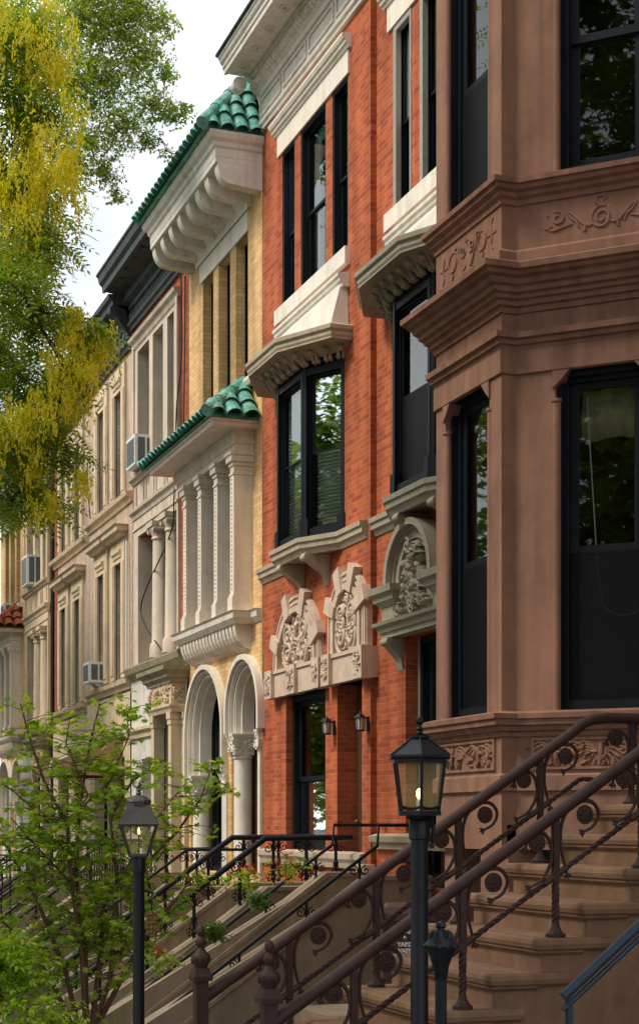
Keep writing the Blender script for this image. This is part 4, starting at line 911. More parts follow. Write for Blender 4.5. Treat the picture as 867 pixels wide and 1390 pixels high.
# ------------------------------------------------------------------ brownstone stoop and its cast-iron rails
ST_ = thing('brown_stoop', (4.5, 9.2, GZ), 'broad brown stone stoop with rounded mossy treads beside the brownstone bay', 'stoop')
def treadX(k): return 4.42+.30*k
def treadZ(k): return 1.04+.20*k
YN, YFA = 8.40, 10.02
for k in range(-6, 5):
    x0 = treadX(k); x1 = treadX(k+1)+.06 if k < 4 else XM; z = treadZ(k)
    m = MB()
    pr = [(-.3,z-.075),(-.012,z-.075),(.005,z-.062),(.012,z-.035),(.005,z-.010),(-.012,z),(-.3,z)]
    m.sweep([(x0+.5,YFA),(x0,YFA),(x0,YN),(x0+.5 if k < 4 else XM,YN)], [(max(o,-.25),zz) for o,zz in pr])
    m.plan([(x0+.014,YN+.014),(XM-.02 if k == 4 else x1,YN+.01),(XM-.02 if k == 4 else x1,YFA-.01),(x0+.01,YFA-.01)], z-.073, z-.002)
    t = m.build('tread', M['bstoop'], ST_)
    m = MB(); m.box(x0+.035, XM-.012-.0015*(k+6), YN+.04+.001*(k%2), YFA-.04-.001*(k%2), z-.21, z-.006); m.sweep([(x0+.3,YFA-.03),(x0+.025,YFA-.03),(x0+.025,YN+.03),(x0+.3,YN+.03)], [(-.02,z-.10),(.0,z-.10),(.018,z-.085),(.02,z-.073),(-.02,z-.073)]); m.build('riser', M['bstoop'], ST_)
m = MB(); m.box(treadX(1)+.4, XM-.01, YN+.05, YFA-.05, GZ, .9); m.box(2.62, treadX(1)+.4, YN+.05, YFA-.05, GZ, -.15); m.build('base', M['bstoop'], ST_)

SL = .66
def railz(X): return 1.70 + SL*(X-4.476) if X < 5.50 else 1.70 + SL*(5.50-4.476) + .0
def iron_rail(Y, x0, label, posts, flat):
    g = thing('stair_railing', (x0, Y, GZ), label, 'railing', 'cast-iron stoop railings')
    P = lambda x, z: (x, Y, z)
    pts = [P(x0, railz(x0))] + [P(x, 1.70+SL*(x-4.476)) for x in (3.6,4.5,5.2,5.42)]
    zt = 1.70+SL*(5.6-4.476)
    pts += [P(5.52, zt-.045), P(5.60, zt-.013), P(5.70, zt), P(flat, zt+.003)]
    m = MB(); m.tube(pts, .0375, 14); m.build('handrail', M['biron'], g, smooth=True)
    m = MB(); tw = []                                  # twisted lower bar
    n = 150; xa, xb = x0+.1, 5.6
    for sgn in (0, 1, 2):
        tw = [(xa+(xb-xa)*i/n - .008*math.sin(i*.9+sgn*2.09)*SL, Y+.009*math.cos(i*.9+sgn*2.09), railz(min(5.5,xa+(xb-xa)*i/n))-.36 + .009*math.sin(i*.9+sgn*2.09)) for i in range(n+1)]
        m.tube(tw, .0095, 5)
    m.build('twisted_bar', M['biron'], g, smooth=True)
    for px in posts:
        rz = railz(px) if px < 5.55 else zt
        kb = math.floor((px-4.42)/.30+.001); zb = treadZ(min(kb,4)) if kb > -7 else GZ
        m = MB(); s = .0195
        m.box(px-s, px+s, Y-s, Y+s, rz-.40, rz-.02)
        for sgn in (0,1,2): m.tube([(px+.011*math.cos(i*.55+sgn*2.09), Y+.011*math.sin(i*.55+sgn*2.09), zb+.05+(rz-.40-zb-.05)*i/30) for i in range(31)], .0135, 6)
        m.lathe((px,Y), [(.062,zb),(.062,zb+.02),(.045,zb+.03),(.03,zb+.055),(.022,zb+.08)], 8, rad(45))
        m.tube([(px-.075,Y,railz(min(px,5.5)-.075)-.36),(px+.075,Y,railz(min(px,5.5)+.075)-.36)], .021, 8)
        m.build('post', M['biron'], g)
        q = MB()
        for (pp, c) in (([(.075,-.345),(.037,-.20),(.040,-.062),(.085,.03),(.16,.078),(.243,.075),(.287,.012),(.257,-.062),(.19,-.10)], (.197,.0)),
                        ([(-.166,-.426),(-.09,-.383),(-.035,-.296),(-.022,-.222),(-.046,-.142),(-.104,-.10),(-.17,-.123),(-.195,-.19)], (-.122,-.165))):
            def crv(p):                                # smooth the hand-set points
                o = []
                for i in range(len(p)-1):
                    p0 = p[max(0,i-1)]; p1 = p[i]; p2 = p[i+1]; p3 = p[min(len(p)-1,i+2)]
                    for t in (0,.25,.5,.75):
                        o.append(tuple(.5*((2*p1[j])+(-p0[j]+p2[j])*t+(2*p0[j]-5*p1[j]+4*p2[j]-p3[j])*t*t+(-p0[j]+3*p1[j]-3*p2[j]+p3[j])*t**3) for j in (0,1)))
                return o+[p[-1]]
            cc = crv(pp); n = len(cc)
            sc = 1 if px < 5.55 else .85
            q.tube([(px+p[0], Y, rz+p[1]*sc) for p in cc], [.0085+.0045*math.sin(math.pi*i/(n-1)) for i in range(n)], 6)
            for e, dv in ((cc[0],(cc[0][0]-cc[1][0],cc[0][1]-cc[1][1])),(cc[-1],(cc[-1][0]-cc[-2][0],cc[-1][1]-cc[-2][1]))):
                l = math.hypot(*dv); ux, uz = dv[0]/l, dv[1]/l
                for an in (-.7,0,.7):
                    vx, vz = ux*math.cos(an)-uz*math.sin(an), ux*math.sin(an)+uz*math.cos(an)
                    q.blob((px+e[0]+vx*.018, Y, rz+e[1]*sc+vz*.018), (vx*.022,0,vz*.022), (-vz*.009,0,vx*.009), (0,.011,0), 6, 4)
            r = MB(); C = Vector((px+c[0], Y, rz+c[1]*sc)); Rr = .054
            ring = [C + Vector((Rr*.9*math.cos(t*math.pi/12), 0, Rr*.9*math.sin(t*math.pi/12))) for t in range(25)]
            r.tube(ring, .009, 6, False)
            for sd in (-1,1):
                r.blob(C+Vector((0,sd*.004,0)), (Rr*.9,0,0), (0,0,Rr*.9), (0,.009,0), 20, 6)
                r.blob(C+Vector((0,sd*.012,0)), (.015,0,0), (0,0,.015), (0,.010,0), 8, 5)
                for t in range(8):
                    an = t*math.pi/4; u = Vector((math.cos(an),0,math.sin(an))); v = Vector((-u.z,0,u.x))
                    r.blob(C+u*.029+Vector((0,sd*.011,0)), u*.017, v*.008, Vector((0,.006,0)), 6, 4)
            r.build('rosette', M['biron'], g, smooth=True)
        q.build('scroll', M['biron'], g, smooth=True)
    return g
iron_rail(8.48, 2.78, 'near brown cast-iron railing with round rosettes on the brown stone stoop', [3.30,3.97,4.57,5.15,5.80], 7.3)
iron_rail(9.85, 2.78, 'far brown cast-iron railing with round rosettes, running up in front of the brownstone bay', [3.39,3.99,4.58,5.19,5.90], 7.3)
def newel(x, y, label):
    g = thing('newel_post', (x, y, GZ), label, 'post', 'brown newel posts at the stoop foot')
    m = MB(); s = .040; m.box(x-s,x+s,y-s,y+s,GZ,.72); m.lathe((x,y), [(.085,.72),(.088,.75),(.075,.77),(.06,.80)], 4, rad(45)); m.build('shaft', M['biron'], g)
    m = MB(); m.lathe((x,y), [(r_*.76,z_) for r_, z_ in ((.05,.795),(.062,.82),(.078,.845),(.083,.87),(.074,.885),(.05,.90),(.03,.925),(.034,.94),(.046,.955),(.042,.975),(.028,.99),(.02,1.0),(.031,1.015),(.036,1.035),(.028,1.055),(.008,1.07))], 16)
    for i in range(10): a = i*math.pi/5; m.blob((x+.055*math.cos(a), y+.055*math.sin(a), .855), (.011,0,0),(0,.011,0),(0,0,.028),6,4)
    m.build('finial', M['biron'], g, smooth=True); return g
newel(2.80, 9.85, 'brown finial post at the foot of the far railing, left of the other')
newel(2.80, 8.48, 'brown finial post at the foot of the near railing, right of the other')

# ------------------------------------------------------------------ cement stoops of the row
def cement_stoop(y0, y1, x0, x1, xland, zland, slope, label, cheekh=.0, steps=8, m_='stoop'):
    g = thing('cement_stoop', ((xland+x0)/2, (y0+y1)/2, GZ), label, 'stoop')
    zc_ = lambda x: zland - slope*(xland-x)
    for y in (y0, y1):
        m = MB(); m.xz([(x0,GZ-1),(XF-.005,GZ-1),(XF-.005,zland),(xland,zland),(x0,max(GZ,zc_(x0)))], y-.13, y+.13)
        m.xz([(x0-.02,zc_(x0)+.003),(xland,zland+.003),(XF-.005,zland+.003),(XF-.005,zland+.055),(xland-.01,zland+.055),(x0-.02,zc_(x0)+.055)], y-.16, y+.16); m.build('cheek_wall', M[m_], g)
    m = MB(); n = max(2, int((zland-.1-GZ)/.19)); drop = .55; run = (xland-x0)/n
    for i in range(n+1):
        z = zland-drop-(n-i)*.19; xa = x0+run*i if i < n else xland
        m.box(xa, XF-.01-.001*i, y0+.13, y1-.13, z-.19, z)
    m.build('steps', M[m_], g); return g
def scroll_rail(Y, pts, r, m_, label, grp, posts, ph, scrolls=True):
    g = thing('stair_railing', (pts[0][0], Y, GZ), label, 'railing', grp)
    m = MB(); m.tube([(p[0],Y,p[1]) for p in pts], r, 10); m.build('handrail', M[m_], g, smooth=True)
    def zr(x):
        for a, b in zip(pts, pts[1:]):
            if a[0] <= x <= b[0]+1e-6 and b[0] > a[0]: return a[1]+(b[1]-a[1])*(x-a[0])/(b[0]-a[0])
        return pts[-1][1]
    for i, x in enumerate(posts):
        z = zr(x); m = MB(); m.tube([(x,Y,z-ph),(x,Y,z)], r*.55 if r > .03 else r*.8, 8); m.blob((x,Y,z-ph*.55),(r,0,0),(0,r,0),(0,0,r),8,5); m.build('post', M[m_], g)
        if scrolls:
            m = MB()
            for sg in (-1,1):
                c = (x+sg*.075, z-.13); m.tube([(p[0],Y,p[1]) for p in spiral(c, .062, rad(90 if sg>0 else 90), sg*1.4, 20)], .0085, 5)
                c = (x+sg*.07, z-ph+.11); m.tube([(p[0],Y,p[1]) for p in spiral(c, .058, rad(-90), -sg*1.4, 20)], .0085, 5)
                m.tube([(x+sg*.01,Y,z-ph*.5),(x+sg*.05,Y,z-ph*.72),(x+sg*.075,Y,z-ph+.05)], .008, 5)
            m.build('scroll', M[m_], g, smooth=True)
    return g
# stoop of the left red house (thick black rails)
cement_stoop(19.66, 21.09, 3.9, 7.7, 6.44, .86, .72, 'cement stoop with sloping cheek walls under the thick black handrails')
tk = lambda d=0: [(3.95, 1.53-.72*(6.44-3.95)+d), (6.44, 1.53+d), (7.62, 1.54+d)]
scroll_rail(19.66, tk(), .04, 'iron', 'thick black iron handrail with scrolls, nearer one on the left red house stoop', 'thick black stoop handrails', [4.3,4.9,5.5,6.1,6.55,7.0,7.4], .60)
scroll_rail(21.09, tk(), .04, 'iron', 'thick black iron handrail with scrolls, farther one on the left red house stoop', 'thick black stoop handrails', [4.3,4.9,5.5,6.1,6.6,7.1,7.5], .60)
m_ = None
# stoop of the right red house (thin rails)
cement_stoop(17.42, 18.90, 3.9, 7.7, 6.95, 1.06, .72, 'pale cement stoop with a worn sloping edge under the thin black handrails')
tn = [(3.95, 1.46-.72*(7.07-3.95)), (7.07, 1.46), (7.09, 1.70), (7.75, 1.70)]
scroll_rail(18.90, tn, .022, 'iron', 'left one of the thin black handrails with squared tops at the red house', 'thin black stoop handrails', [4.6,5.4,6.2,6.85], .5)
scroll_rail(17.42, tn, .022, 'iron', 'right one of the thin black handrails with squared tops at the red house', 'thin black stoop handrails', [4.6,5.4,6.2,6.85], .5)
# stoops farther along
for (ya, yb, zl, dzz, nm) in ((24.0,25.2,.7,0,'cream house with green tiles'),(28.2,29.6,.8,0,'stone framed house'),(32.5,33.6,.7,0,'tan house with the awning'),(36.8,37.9,.6,-.2,'second tan house'),(41.0,42.3,.3,-.6,'far stone framed house'),(45.1,46.2,.1,-.8,'farthest cream house')):
    cement_stoop(ya, yb, 4.6, 7.7, 6.6, zl, .72, 'cement stoop before the '+nm, m_='stoop')
    for j, y in enumerate((ya, yb)):
        b = zl+.62
        scroll_rail(y, [(4.5, b-.72*2.1), (6.6, b), (7.62, b)], .024, 'iron', 'slim black railing before the %s, %s side' % (nm, ('near','far')[j]), 'slim black stoop railings', [4.6,5.3,6.0,6.6,7.1], .6, scrolls=(ya < 30))
# low yard fence past the cream house
m = MB()
g = thing('yard_fence', (5.3, 26.6, GZ), 'low black iron yard fence before the cream house arches', 'fence')
m.tube([(5.9,25.4,1.45),(5.9,28.0,1.45)], .02, 6); m.tube([(5.9,25.4,.5),(5.9,28.0,.5)], .015, 6)
for i in range(14): m.tube([(5.9,25.4+.2*i,GZ),(5.9,25.4+.2*i,1.45)], .011, 5)
m.build('bars', M['iron'], g)

# ------------------------------------------------------------------ lamps
def lamp_hex():
    p = W(569, 1120, 8.8); x, y = p.x, p.y
    g = thing('street_lamp', (x, y, GZ), 'black six-sided lantern on a black post with a bright warm bulb, before the brown stoop', 'lamp post')
    m = MB(); m.lathe((x,y), [(.075,GZ),(.075,GZ+.3),(.05,GZ+.35),(.047,1.62),(.058,1.625),(.058,1.72),(.05,1.73)], 20); m.build('post', M['iron'], g, smooth=True)
    m = MB(); m.tube([(x+.055*CT,y-.055*ST,1.70),(x+.075*CT,y-.075*ST,1.70),(x+.075*CT,y-.075*ST,1.60)], .012, 8); m.build('sensor', M['iron'], g)
    rb, rt, z0, z1 = .118, .158, 1.765, 2.055; ro = rad(11)
    def pt(r, i, z): a = ro+i*math.pi/3; return Vector((x+r*math.cos(a), y+r*math.sin(a), z))
    m = MB(); m.lathe((x,y), [(.05,1.725),(.075,1.735),(.085,1.75),(rb+.012,1.752),(rb+.012,1.775),(rb-.02,1.777),(.03,1.779)], 6, ro)
    m.lathe((x,y), [(rt-.02,2.035),(rt+.004,2.035),(rt+.004,2.06),(rt-.02,2.062)], 6, ro)
    for i in range(6):
        a, b = pt(rb-.004,i,z0), pt(rt-.004,i,z1); m.tube([a,b], .0095, 6)
        c, d = pt(rb-.006,i,z0+.02), pt(rb-.006,i+1,z0+.02)       # wavy lower edge of the glazing
        m.tube([c.lerp(d, t/8)+Vector((0,0,.014-.012*math.sin(math.pi*t/8))) for t in range(9)], .008, 5)
    m.build('lantern_frame', M['iron'], g)
    m = MB(); n = 6
    m.lathe((x,y), [(rt+.022,2.058),(rt+.026,2.066),(rt+.024,2.078),(rt*.62,2.135),(.05,2.172),(.047,2.176)], 6, ro)
    for i in range(6): m.tube([pt(rt+.024,i,2.078), pt(rt*.62,i,2.137), pt(.05,i,2.173)], .006, 5)
    m.lathe((x,y), [(.056,2.174),(.056,2.184),(.03,2.186)], 20); m.build('lantern_roof', M['iron'], g)
    m = MB(); m.lathe((x,y), [(.012,2.184),(.018,2.20),(.012,2.21),(.022,2.222),(.012,2.236),(.012,2.25)], 10)
    for i in range(6): a = i*math.pi/3; m.blob((x+.012*math.cos(a), y+.012*math.sin(a), 2.265), (.012,0,0),(0,.012,0),(0,0,.022),6,4)
    m.build('finial', M['iron'], g, smooth=True)
    m = MB()
    for i in range(6):
        a, b, c, d = pt(rb-.012,i,z0+.014), pt(rb-.012,i+1,z0+.014), pt(rt-.012,i+1,z1-.02), pt(rt-.012,i,z1-.02); m.add([a,b,c,d],[(0,1,2,3)])
    m.build('lantern_pane', M['lglass'], g)
    m = MB(); m.lathe((x,y), [(.018,1.778),(.018,1.83),(.014,1.84)], 10); m.build('socket', M['acw'], g)
    m = MB(); m.lathe((x,y), [(.008,1.842),(.016,1.856),(.019,1.872),(.015,1.888),(.005,1.90)], 12); m.build('bulb', M['bulb'], g, smooth=True)
    return x, y
L1 = lamp_hex()
def lamp_square():
    p = W(188.5, 1120, 12.0); x, y = p.x, p.y
    g = thing('street_lamp', (x, y, GZ), 'dark bronze square lantern with a tall hipped top and small gas flame, among maple leaves', 'lamp post')
    m = MB(); m.lathe((x,y), [(.06,GZ),(.06,GZ+.2),(.044,GZ+.25),(.043,1.35),(.052,1.352),(.052,1.46),(.05,1.465)], 18); m.build('post', M['iron'], g, smooth=True)
    m = MB(); m.tube([(x,y,1.20),(x+.05,y-.03,1.215),(x+.10,y-.05,1.195)], .011, 6); m.build('arm', M['iron'], g)
    ro = rad(45-20.05+4)
    rb, rt, z0, z1 = .088, .185, 1.47, 1.70
    def pt(r, i, z): a = ro+i*math.pi/2; return Vector((x+r*math.cos(a), y+r*math.sin(a), z))
    m = MB(); m.lathe((x,y), [(.05,1.455),(.09,1.46),(.10,1.47),(.095,1.485),(.05,1.487)], 4, ro)
    for i in range(4): m.tube([pt(rb,i,z0), pt(rt,i,z1)], .0095, 6); m.tube([pt(rt,i,z1),pt(rt,i+1,z1)], .011, 6)
    m.build('lantern_frame', M['bronze'], g)
    m = MB(); m.lathe((x,y), [(rt+.02,1.70),(rt+.028,1.706),(rt+.02,1.716),(.115,1.845),(.11,1.848)], 4, ro)
    m.lathe((x,y), [(.09,1.846),(.09,1.868),(.098,1.872),(.092,1.885),(.05,1.915),(.03,1.922)], 14); m.build('lantern_roof', M['bronze'], g)
    m = MB(); m.lathe((x,y), [(.014,1.92),(.022,1.934),(.014,1.948),(.020,1.958),(.012,1.972)], 10)
    m.blob((x,y,1.985),(.022,0,.008),(0,.014,0),(0,0,.016),6,4); m.blob((x+.01,y,2.003),(.014,0,-.006),(0,.010,0),(0,0,.016),6,4); m.build('finial', M['bronze'], g, smooth=True)
    m = MB()
    for i in range(4): m.add([pt(rb-.008,i,z0+.015),pt(rb-.008,i+1,z0+.015),pt(rt-.008,i+1,z1-.005),pt(rt-.008,i,z1-.005)],[(0,1,2,3)])
    m.build('lantern_pane', M['lglass'], g)
    m = MB(); m.tube([(x,y,1.48),(x,y,1.63)], .007, 8); m.tube([(x-.02,y,1.66),(x-.02,y,1.68)],.006,6); m.build('burner', M['gold'], g)
    m = MB(); m.lathe((x,y), [(.004,1.63),(.010,1.645),(.008,1.662),(.002,1.685)], 10); m.build('flame', M['flame'], g, smooth=True)
    # brass tag on its chain
    t = thing('hanging_tag', (x+.10, y-.05, 1.0), 'patterned brass tag hanging by a chain from the left lamp post', 'tag')
    m = MB(); cx, cy = x+.085, y-.055
    for i in range(7):
        z = 1.185-.02*i; m.tube([(cx+.006*math.cos(q)*(i%2), cy+.006*math.cos(q)*(1-i%2), z+.013*math.sin(q)) for q in [k*math.pi/5 for k in range(11)]], .0025, 5)
    m.build('chain', M['iron'], t)
    B = (Vector((cx-.042*CT, cy+.042*ST)), Vector((CT,-ST)), Vector((-ST,-CT)))
    m = MB(); m.obox(B, 0, .084, -.012, .004, .885, 1.06)
    for i in range(3):
        for j in range(5): m.blob(on(B,.006)((.016+.026*i, .905+.034*j)), Vector((CT,-ST,0))*.010, Vector((0,0,1))*.014, Vector((-ST,-CT,0))*.007, 6, 4)
    m.build('plate', M['gold'], t)
lamp_square()
# wall lanterns beside the doorway of the left red house
def wall_lantern(u, X, zt, label, src=None):
    if src: 
        o0 = ORG[src.name]; c = copy_tree(src, Vector((X, u, zt))); c['label'] = label; return c
    g = thing('wall_lantern', (X, u, zt), label, 'lantern', 'wall lanterns by the red doorway')
    x = X-.115; k = .64; Zz = lambda d: zt+d*k
    m = MB(); m.box(X-.02, X, u-.035, u+.035, Zz(-.36), Zz(-.06)); m.tube([(X-.015,u,Zz(-.10)),(x,u,Zz(-.06))], .010, 8); m.build('bracket', M['iron'], g)
    m = MB(); m.lathe((x,u), [(.125*k,Zz(-.10)),(.13*k,Zz(-.09)),(.06*k,Zz(-.02)),(.02*k,Zz(0)),(.012*k,Zz(.02)),(.014*k,Zz(.03)),(.003,Zz(.05))], 8, rad(22)); m.lathe((x,u), [(.085*k,Zz(-.36)),(.095*k,Zz(-.35)),(.095*k,Zz(-.335)),(.085*k,Zz(-.33))], 8, rad(22))
    for i in range(8): a = rad(22)+i*math.pi/4; m.tube([(x+.092*k*math.cos(a),u+.092*k*math.sin(a),Zz(-.34)),(x+.105*k*math.cos(a),u+.105*k*math.sin(a),Zz(-.09))], .005, 5)
    m.build('cage', M['iron'], g)
    m = MB(); m.lathe((x,u), [(.075*k,Zz(-.335)),(.085*k,Zz(-.22)),(.09*k,Zz(-.10))], 16); m.build('frosted_glass', M['frost'], g, smooth=True); return g
M['frost'] = plain('frosted_glass', (.60,.55,.44), rough=.35)
wl = wall_lantern(20.50, XF, 3.15, 'small black wall lantern with cream glass left of the red house doorway')
wall_lantern(19.27, XF, 3.13, 'small black wall lantern with cream glass right of the red house doorway', wl)

# ------------------------------------------------------------------ odds and ends
def ac_unit(X, u, z, label, w=.62, h=.42, d=.5):
    g = thing('air_conditioner', (X, u, z), label, 'air conditioner', 'window air conditioners')
    m = MB(); m.box(X-d, X+.1, u, u+w, z, z+h); m.build('case', M['acw'], g)
    m = MB()
    for i in range(12): m.box(X-d-.008, X-d, u+.05, u+w-.05, z+.05+(h-.1)*i/12, z+.05+(h-.1)*(i+.55)/12)
    m.box(X-d+.06, X-d+.2, u-.007, u, z+.06, z+h-.06); m.box(X-d+.24, X-d+.38, u-.007, u, z+.06, z+h-.06)
    m.build('grille', M['acg'], g)
    m = MB(); m.xz([(X-.02,z-.003),(X-d*.7,z-.003),(X-.02,z-.22)], u+.1, u+.14); m.xz([(X-.02,z-.003),(X-d*.7,z-.003),(X-.02,z-.22)], u+w-.14, u+w-.1); m.build('bracket', M['acw'], g)
ac_unit(XF+.02, 30.52, 8.66, 'white air conditioner beside the green tile eaves, under the black cornice', h=.58, w=.72, d=.36)
ac_unit(XF+.05, 34.62, 4.79, 'small white air conditioner in the lower window of the tan house above the awning', w=.6, h=.45, d=.42)
ac_unit(XF+.02, 42.5, 8.02, 'large white air conditioner high on the far stone framed house', w=.8, h=.78, d=.36)
ac_unit(XF+.02, 46.6, 8.0-.45, 'grey white air conditioner above the red tile roof of the farthest house', w=.6, h=.5, d=.3)
# awning
g = thing('awning', (XF-.6, 34.3, 2.4), 'tan canvas entrance awning with white piping before the tan house', 'awning')
m = MB(); ya, yb = 32.75, 34.3; xw, xo = XF-.06, XF-1.55
m.add([(xw,ya,3.6),(xo,ya,2.95),(xo,ya,2.72),(xw,ya,2.72)], [(0,1,2,3)]); m.add([(xw,yb,3.6),(xo,yb,2.95),(xo,yb,2.72),(xw,yb,2.72)], [(0,1,2,3)])
m.add([(xw,ya,3.6),(xw,yb,3.6),(xo,yb,2.95),(xo,ya,2.95)], [(0,1,2,3)]); k = 16
m.add([(xo,ya,2.95),(xo,yb,2.95)] + [(xo-.01,yb-(yb-ya)*i/k,2.72-.05*(i%2)) for i in range(k+1)], [tuple(range(k+3))]); m.build('canvas', M['awning'], g)
m = MB(); m.tube([(xw,ya,3.6),(xo,ya,2.95),(xo,ya,2.72)], .02, 6); m.tube([(xo,ya,2.95),(xo,yb,2.95)], .02, 6); m.build('piping', M['acw'], g)
m = MB()
for y in (ya+.03,yb-.03): m.tube([(xo+.03,y,2.72),(xw,y,2.72)], .015, 6); m.tube([(xo+.05,y,GZ-.5),(xo+.05,y,2.72)], .02, 6)
m.build('frame', M['iron'], g)
# cables on the facades
def cable(name, pts, label, r=.014):
    m = MB(); P = [Vector(p) for p in pts]; o = []
    for i in range(len(P)-1):
        p0 = P[max(0,i-1)]; p1 = P[i]; p2 = P[i+1]; p3 = P[min(len(P)-1,i+2)]
        for t in (0,.2,.4,.6,.8): o.append(.5*((2*p1)+(-p0+p2)*t+(2*p0-5*p1+4*p2-p3)*t*t+(-p0+3*p1-3*p2+p3)*t**3))
    m.tube(o+[P[-1]], r, 5); tag(m.build(name, M['cable'], None, True, at=P[0]), label, 'cable')
cable('utility_cable', [(XF-.08,28.1,11.6),(XF-.06,28.12,10.2),(XF-.10,28.3,9.3),(XF-.08,28.5,8.4),(XF-.09,28.55,7.6),(XF-.12,28.7,7.0),(XF-.16,30.6,6.1),(XF-.16,30.5,5.6),(XF-.12,29.3,4.95)], 'thin black cable looping down the stone framed house to its mossy ledge')
cable('utility_cable', [(XF-.03,28.0,11.5),(XF-.04,28.0,10.0),(XF-.06,27.98,9.0),(XF-.05,28.0,8.6)], 'short straight black cable on the red brick edge beside the cream house')
cable('utility_cable', [(XF-.06,36.2,9.9),(XF-.07,36.15,9.4),(XF-.10,35.9,9.0),(XF-.08,35.8,8.55)], 'black cable hanging over the tan house sill beside the leaves')
m = MB(); m.tube([(XF-.06,40.42,11.2),(XF-.06,40.42,GZ)], .05, 8); tag(m.build('drain_pipe', M['cable'], None, True, at=(XF,40.42,GZ)), 'dark drain pipe on the red brick edge between the far tan and framed houses', 'pipe')
m = MB(); m.tube([(XF-.07,32.35,7.5),(XF-.07,32.35,4.8)], .025, 8); tag(m.build('conduit', M['acw'], None, True, at=(XF,32.35,4.8)), 'thin white conduit beside the lower window of the tan house with the awning', 'pipe')
# compost bin
p = W(556, 1228, 14.3); bx, by = p.x, p.y; zt = p.z
g = thing('compost_bin', (bx, by, .0), 'brown plastic bin with white lettering behind the railing and black lamp post', 'bin')
Bd = (Vector((bx-.29*CT, by+.29*ST)), Vector((CT,-ST)), Vector((-ST,-CT)))
m = MB(); o, d, n = Bd
def fr(mb, a0, a1, q0, q1, z0, z1, tp=.03):
    P = lambda a, q, z: (o[0]+d[0]*a+n[0]*q, o[1]+d[1]*a+n[1]*q, z)
    mb.add([P(a0+tp,q0+tp,z0),P(a1-tp,q0+tp,z0),P(a1-tp,q1-tp,z0),P(a0+tp,q1-tp,z0),P(a0,q0,z1),P(a1,q0,z1),P(a1,q1,z1),P(a0,q1,z1)], [(0,3,2,1),(4,5,6,7),(0,1,5,4),(1,2,6,5),(2,3,7,6),(3,0,4,7)])
fr(m, .04, .54, -.5, 0, .0, zt-.14); m.build('body', M['bin'], g)
m = MB(); fr(m, .0, .58, -.54, .04, zt-.14, zt-.08, -.0); fr(m, .03, .55, -.51, .02, zt-.078, zt-.03, -.015); fr(m, .10, .48, -.45, -.05, zt-.028, zt, -.02); m.build('lid', M['bin'], g)
def text(body, size, a, z, parent, B, q, mat):
    cu = bpy.data.curves.new('lettering', 'FONT'); cu.body = body; cu.size = size; cu.align_x = 'CENTER'; cu.extrude = .0015; cu.space_line = 1.12; cu.offset = .003
    to = bpy.data.objects.new('lettering', cu); COL.objects.link(to)
    dg = bpy.context.evaluated_depsgraph_get(); dg.update()
    me = bpy.data.meshes.new_from_object(to.evaluated_get(dg)); bpy.data.objects.remove(to)
    o, d, n = B; P = o+d*a+n*q
    mt = Matrix(((d[0],0,n[0],P[0]-ORG[parent.name][0]),(d[1],0,n[1],P[1]-ORG[parent.name][1]),(0,1,0,z-ORG[parent.name][2]),(0,0,0,1)))
    me.transform(mt); me.materials.clear(); me.materials.append(mat)
    ob = bpy.data.objects.new('lettering', me); COL.objects.link(ob); ob.parent = parent; ORG[ob.name] = ORG[parent.name]
text('FOOD\nSCRAPS\n&\nYARD\nWASTE', .050, .245, .80, g, Bd, .012, M['ink'])
# black cast finial of the next fence, blue handrail
p = W(598, 1250, 6.0)
g = thing('fence_post', (p.x, p.y, GZ), 'black cast-iron fence post with a leafy urn finial beside the lamp post', 'post')
m = MB(); m.tube([(p.x,p.y,GZ),(p.x,p.y,1.14)], .022, 10); m.build('shaft', M['iron'], g)
m = MB(); z = p.z
m.lathe((p.x,p.y), [(.022,z-.22),(.03,z-.17),(.045,z-.125),(.062,z-.105),(.066,z-.09),(.058,z-.083),(.042,z-.06),(.030,z-.04),(.014,z-.032),(.012,z-.026),(.02,z-.02),(.018,z-.008),(.004,z)], 18)
for i in range(12):
    a = i*math.pi/6; m.blob((p.x+.058*math.cos(a), p.y+.058*math.sin(a), z-.092), (.012*math.cos(a),.012*math.sin(a),-.004), (-.010*math.sin(a),.010*math.cos(a),0), (0,0,.011), 6, 4)
    m.blob((p.x+.036*math.cos(a), p.y+.036*math.sin(a), z-.055), (.010*math.cos(a),.010*math.sin(a),0), (-.008*math.sin(a),.008*math.cos(a),0), (-.008*math.cos(a),-.008*math.sin(a),.022), 6, 4)
for i in range(6): a = i*math.pi/3; m.blob((p.x+.015*math.cos(a), p.y+.015*math.sin(a), z-.016), (.006,0,0),(0,.006,0),(0,0,.012),5,4)
m.build('finial', M['blue2'] if 'blue2' in M else M['iron'], g, smooth=True)
p = W(850, 1272, 5.0)
g = thing('blue_handrail', (p.x, p.y, GZ), 'dark blue painted sloping handrail at the lower right corner', 'railing')
m = MB(); m.tube([(p.x-.22,p.y,p.z-.176),(p.x+1.6,p.y,p.z+1.28)], .016, 12); m.tube([(p.x-.22,p.y,p.z-.216),(p.x+1.6,p.y,p.z+1.24)], .009, 8); m.build('handrail', M['blue'], g, smooth=True)
m = MB()
for q in (-.20,.45,1.0,1.5): m.tube([(p.x+q,p.y,GZ),(p.x+q,p.y,p.z+.8*q)], .013, 8)
m.build('post', M['blue'], g)

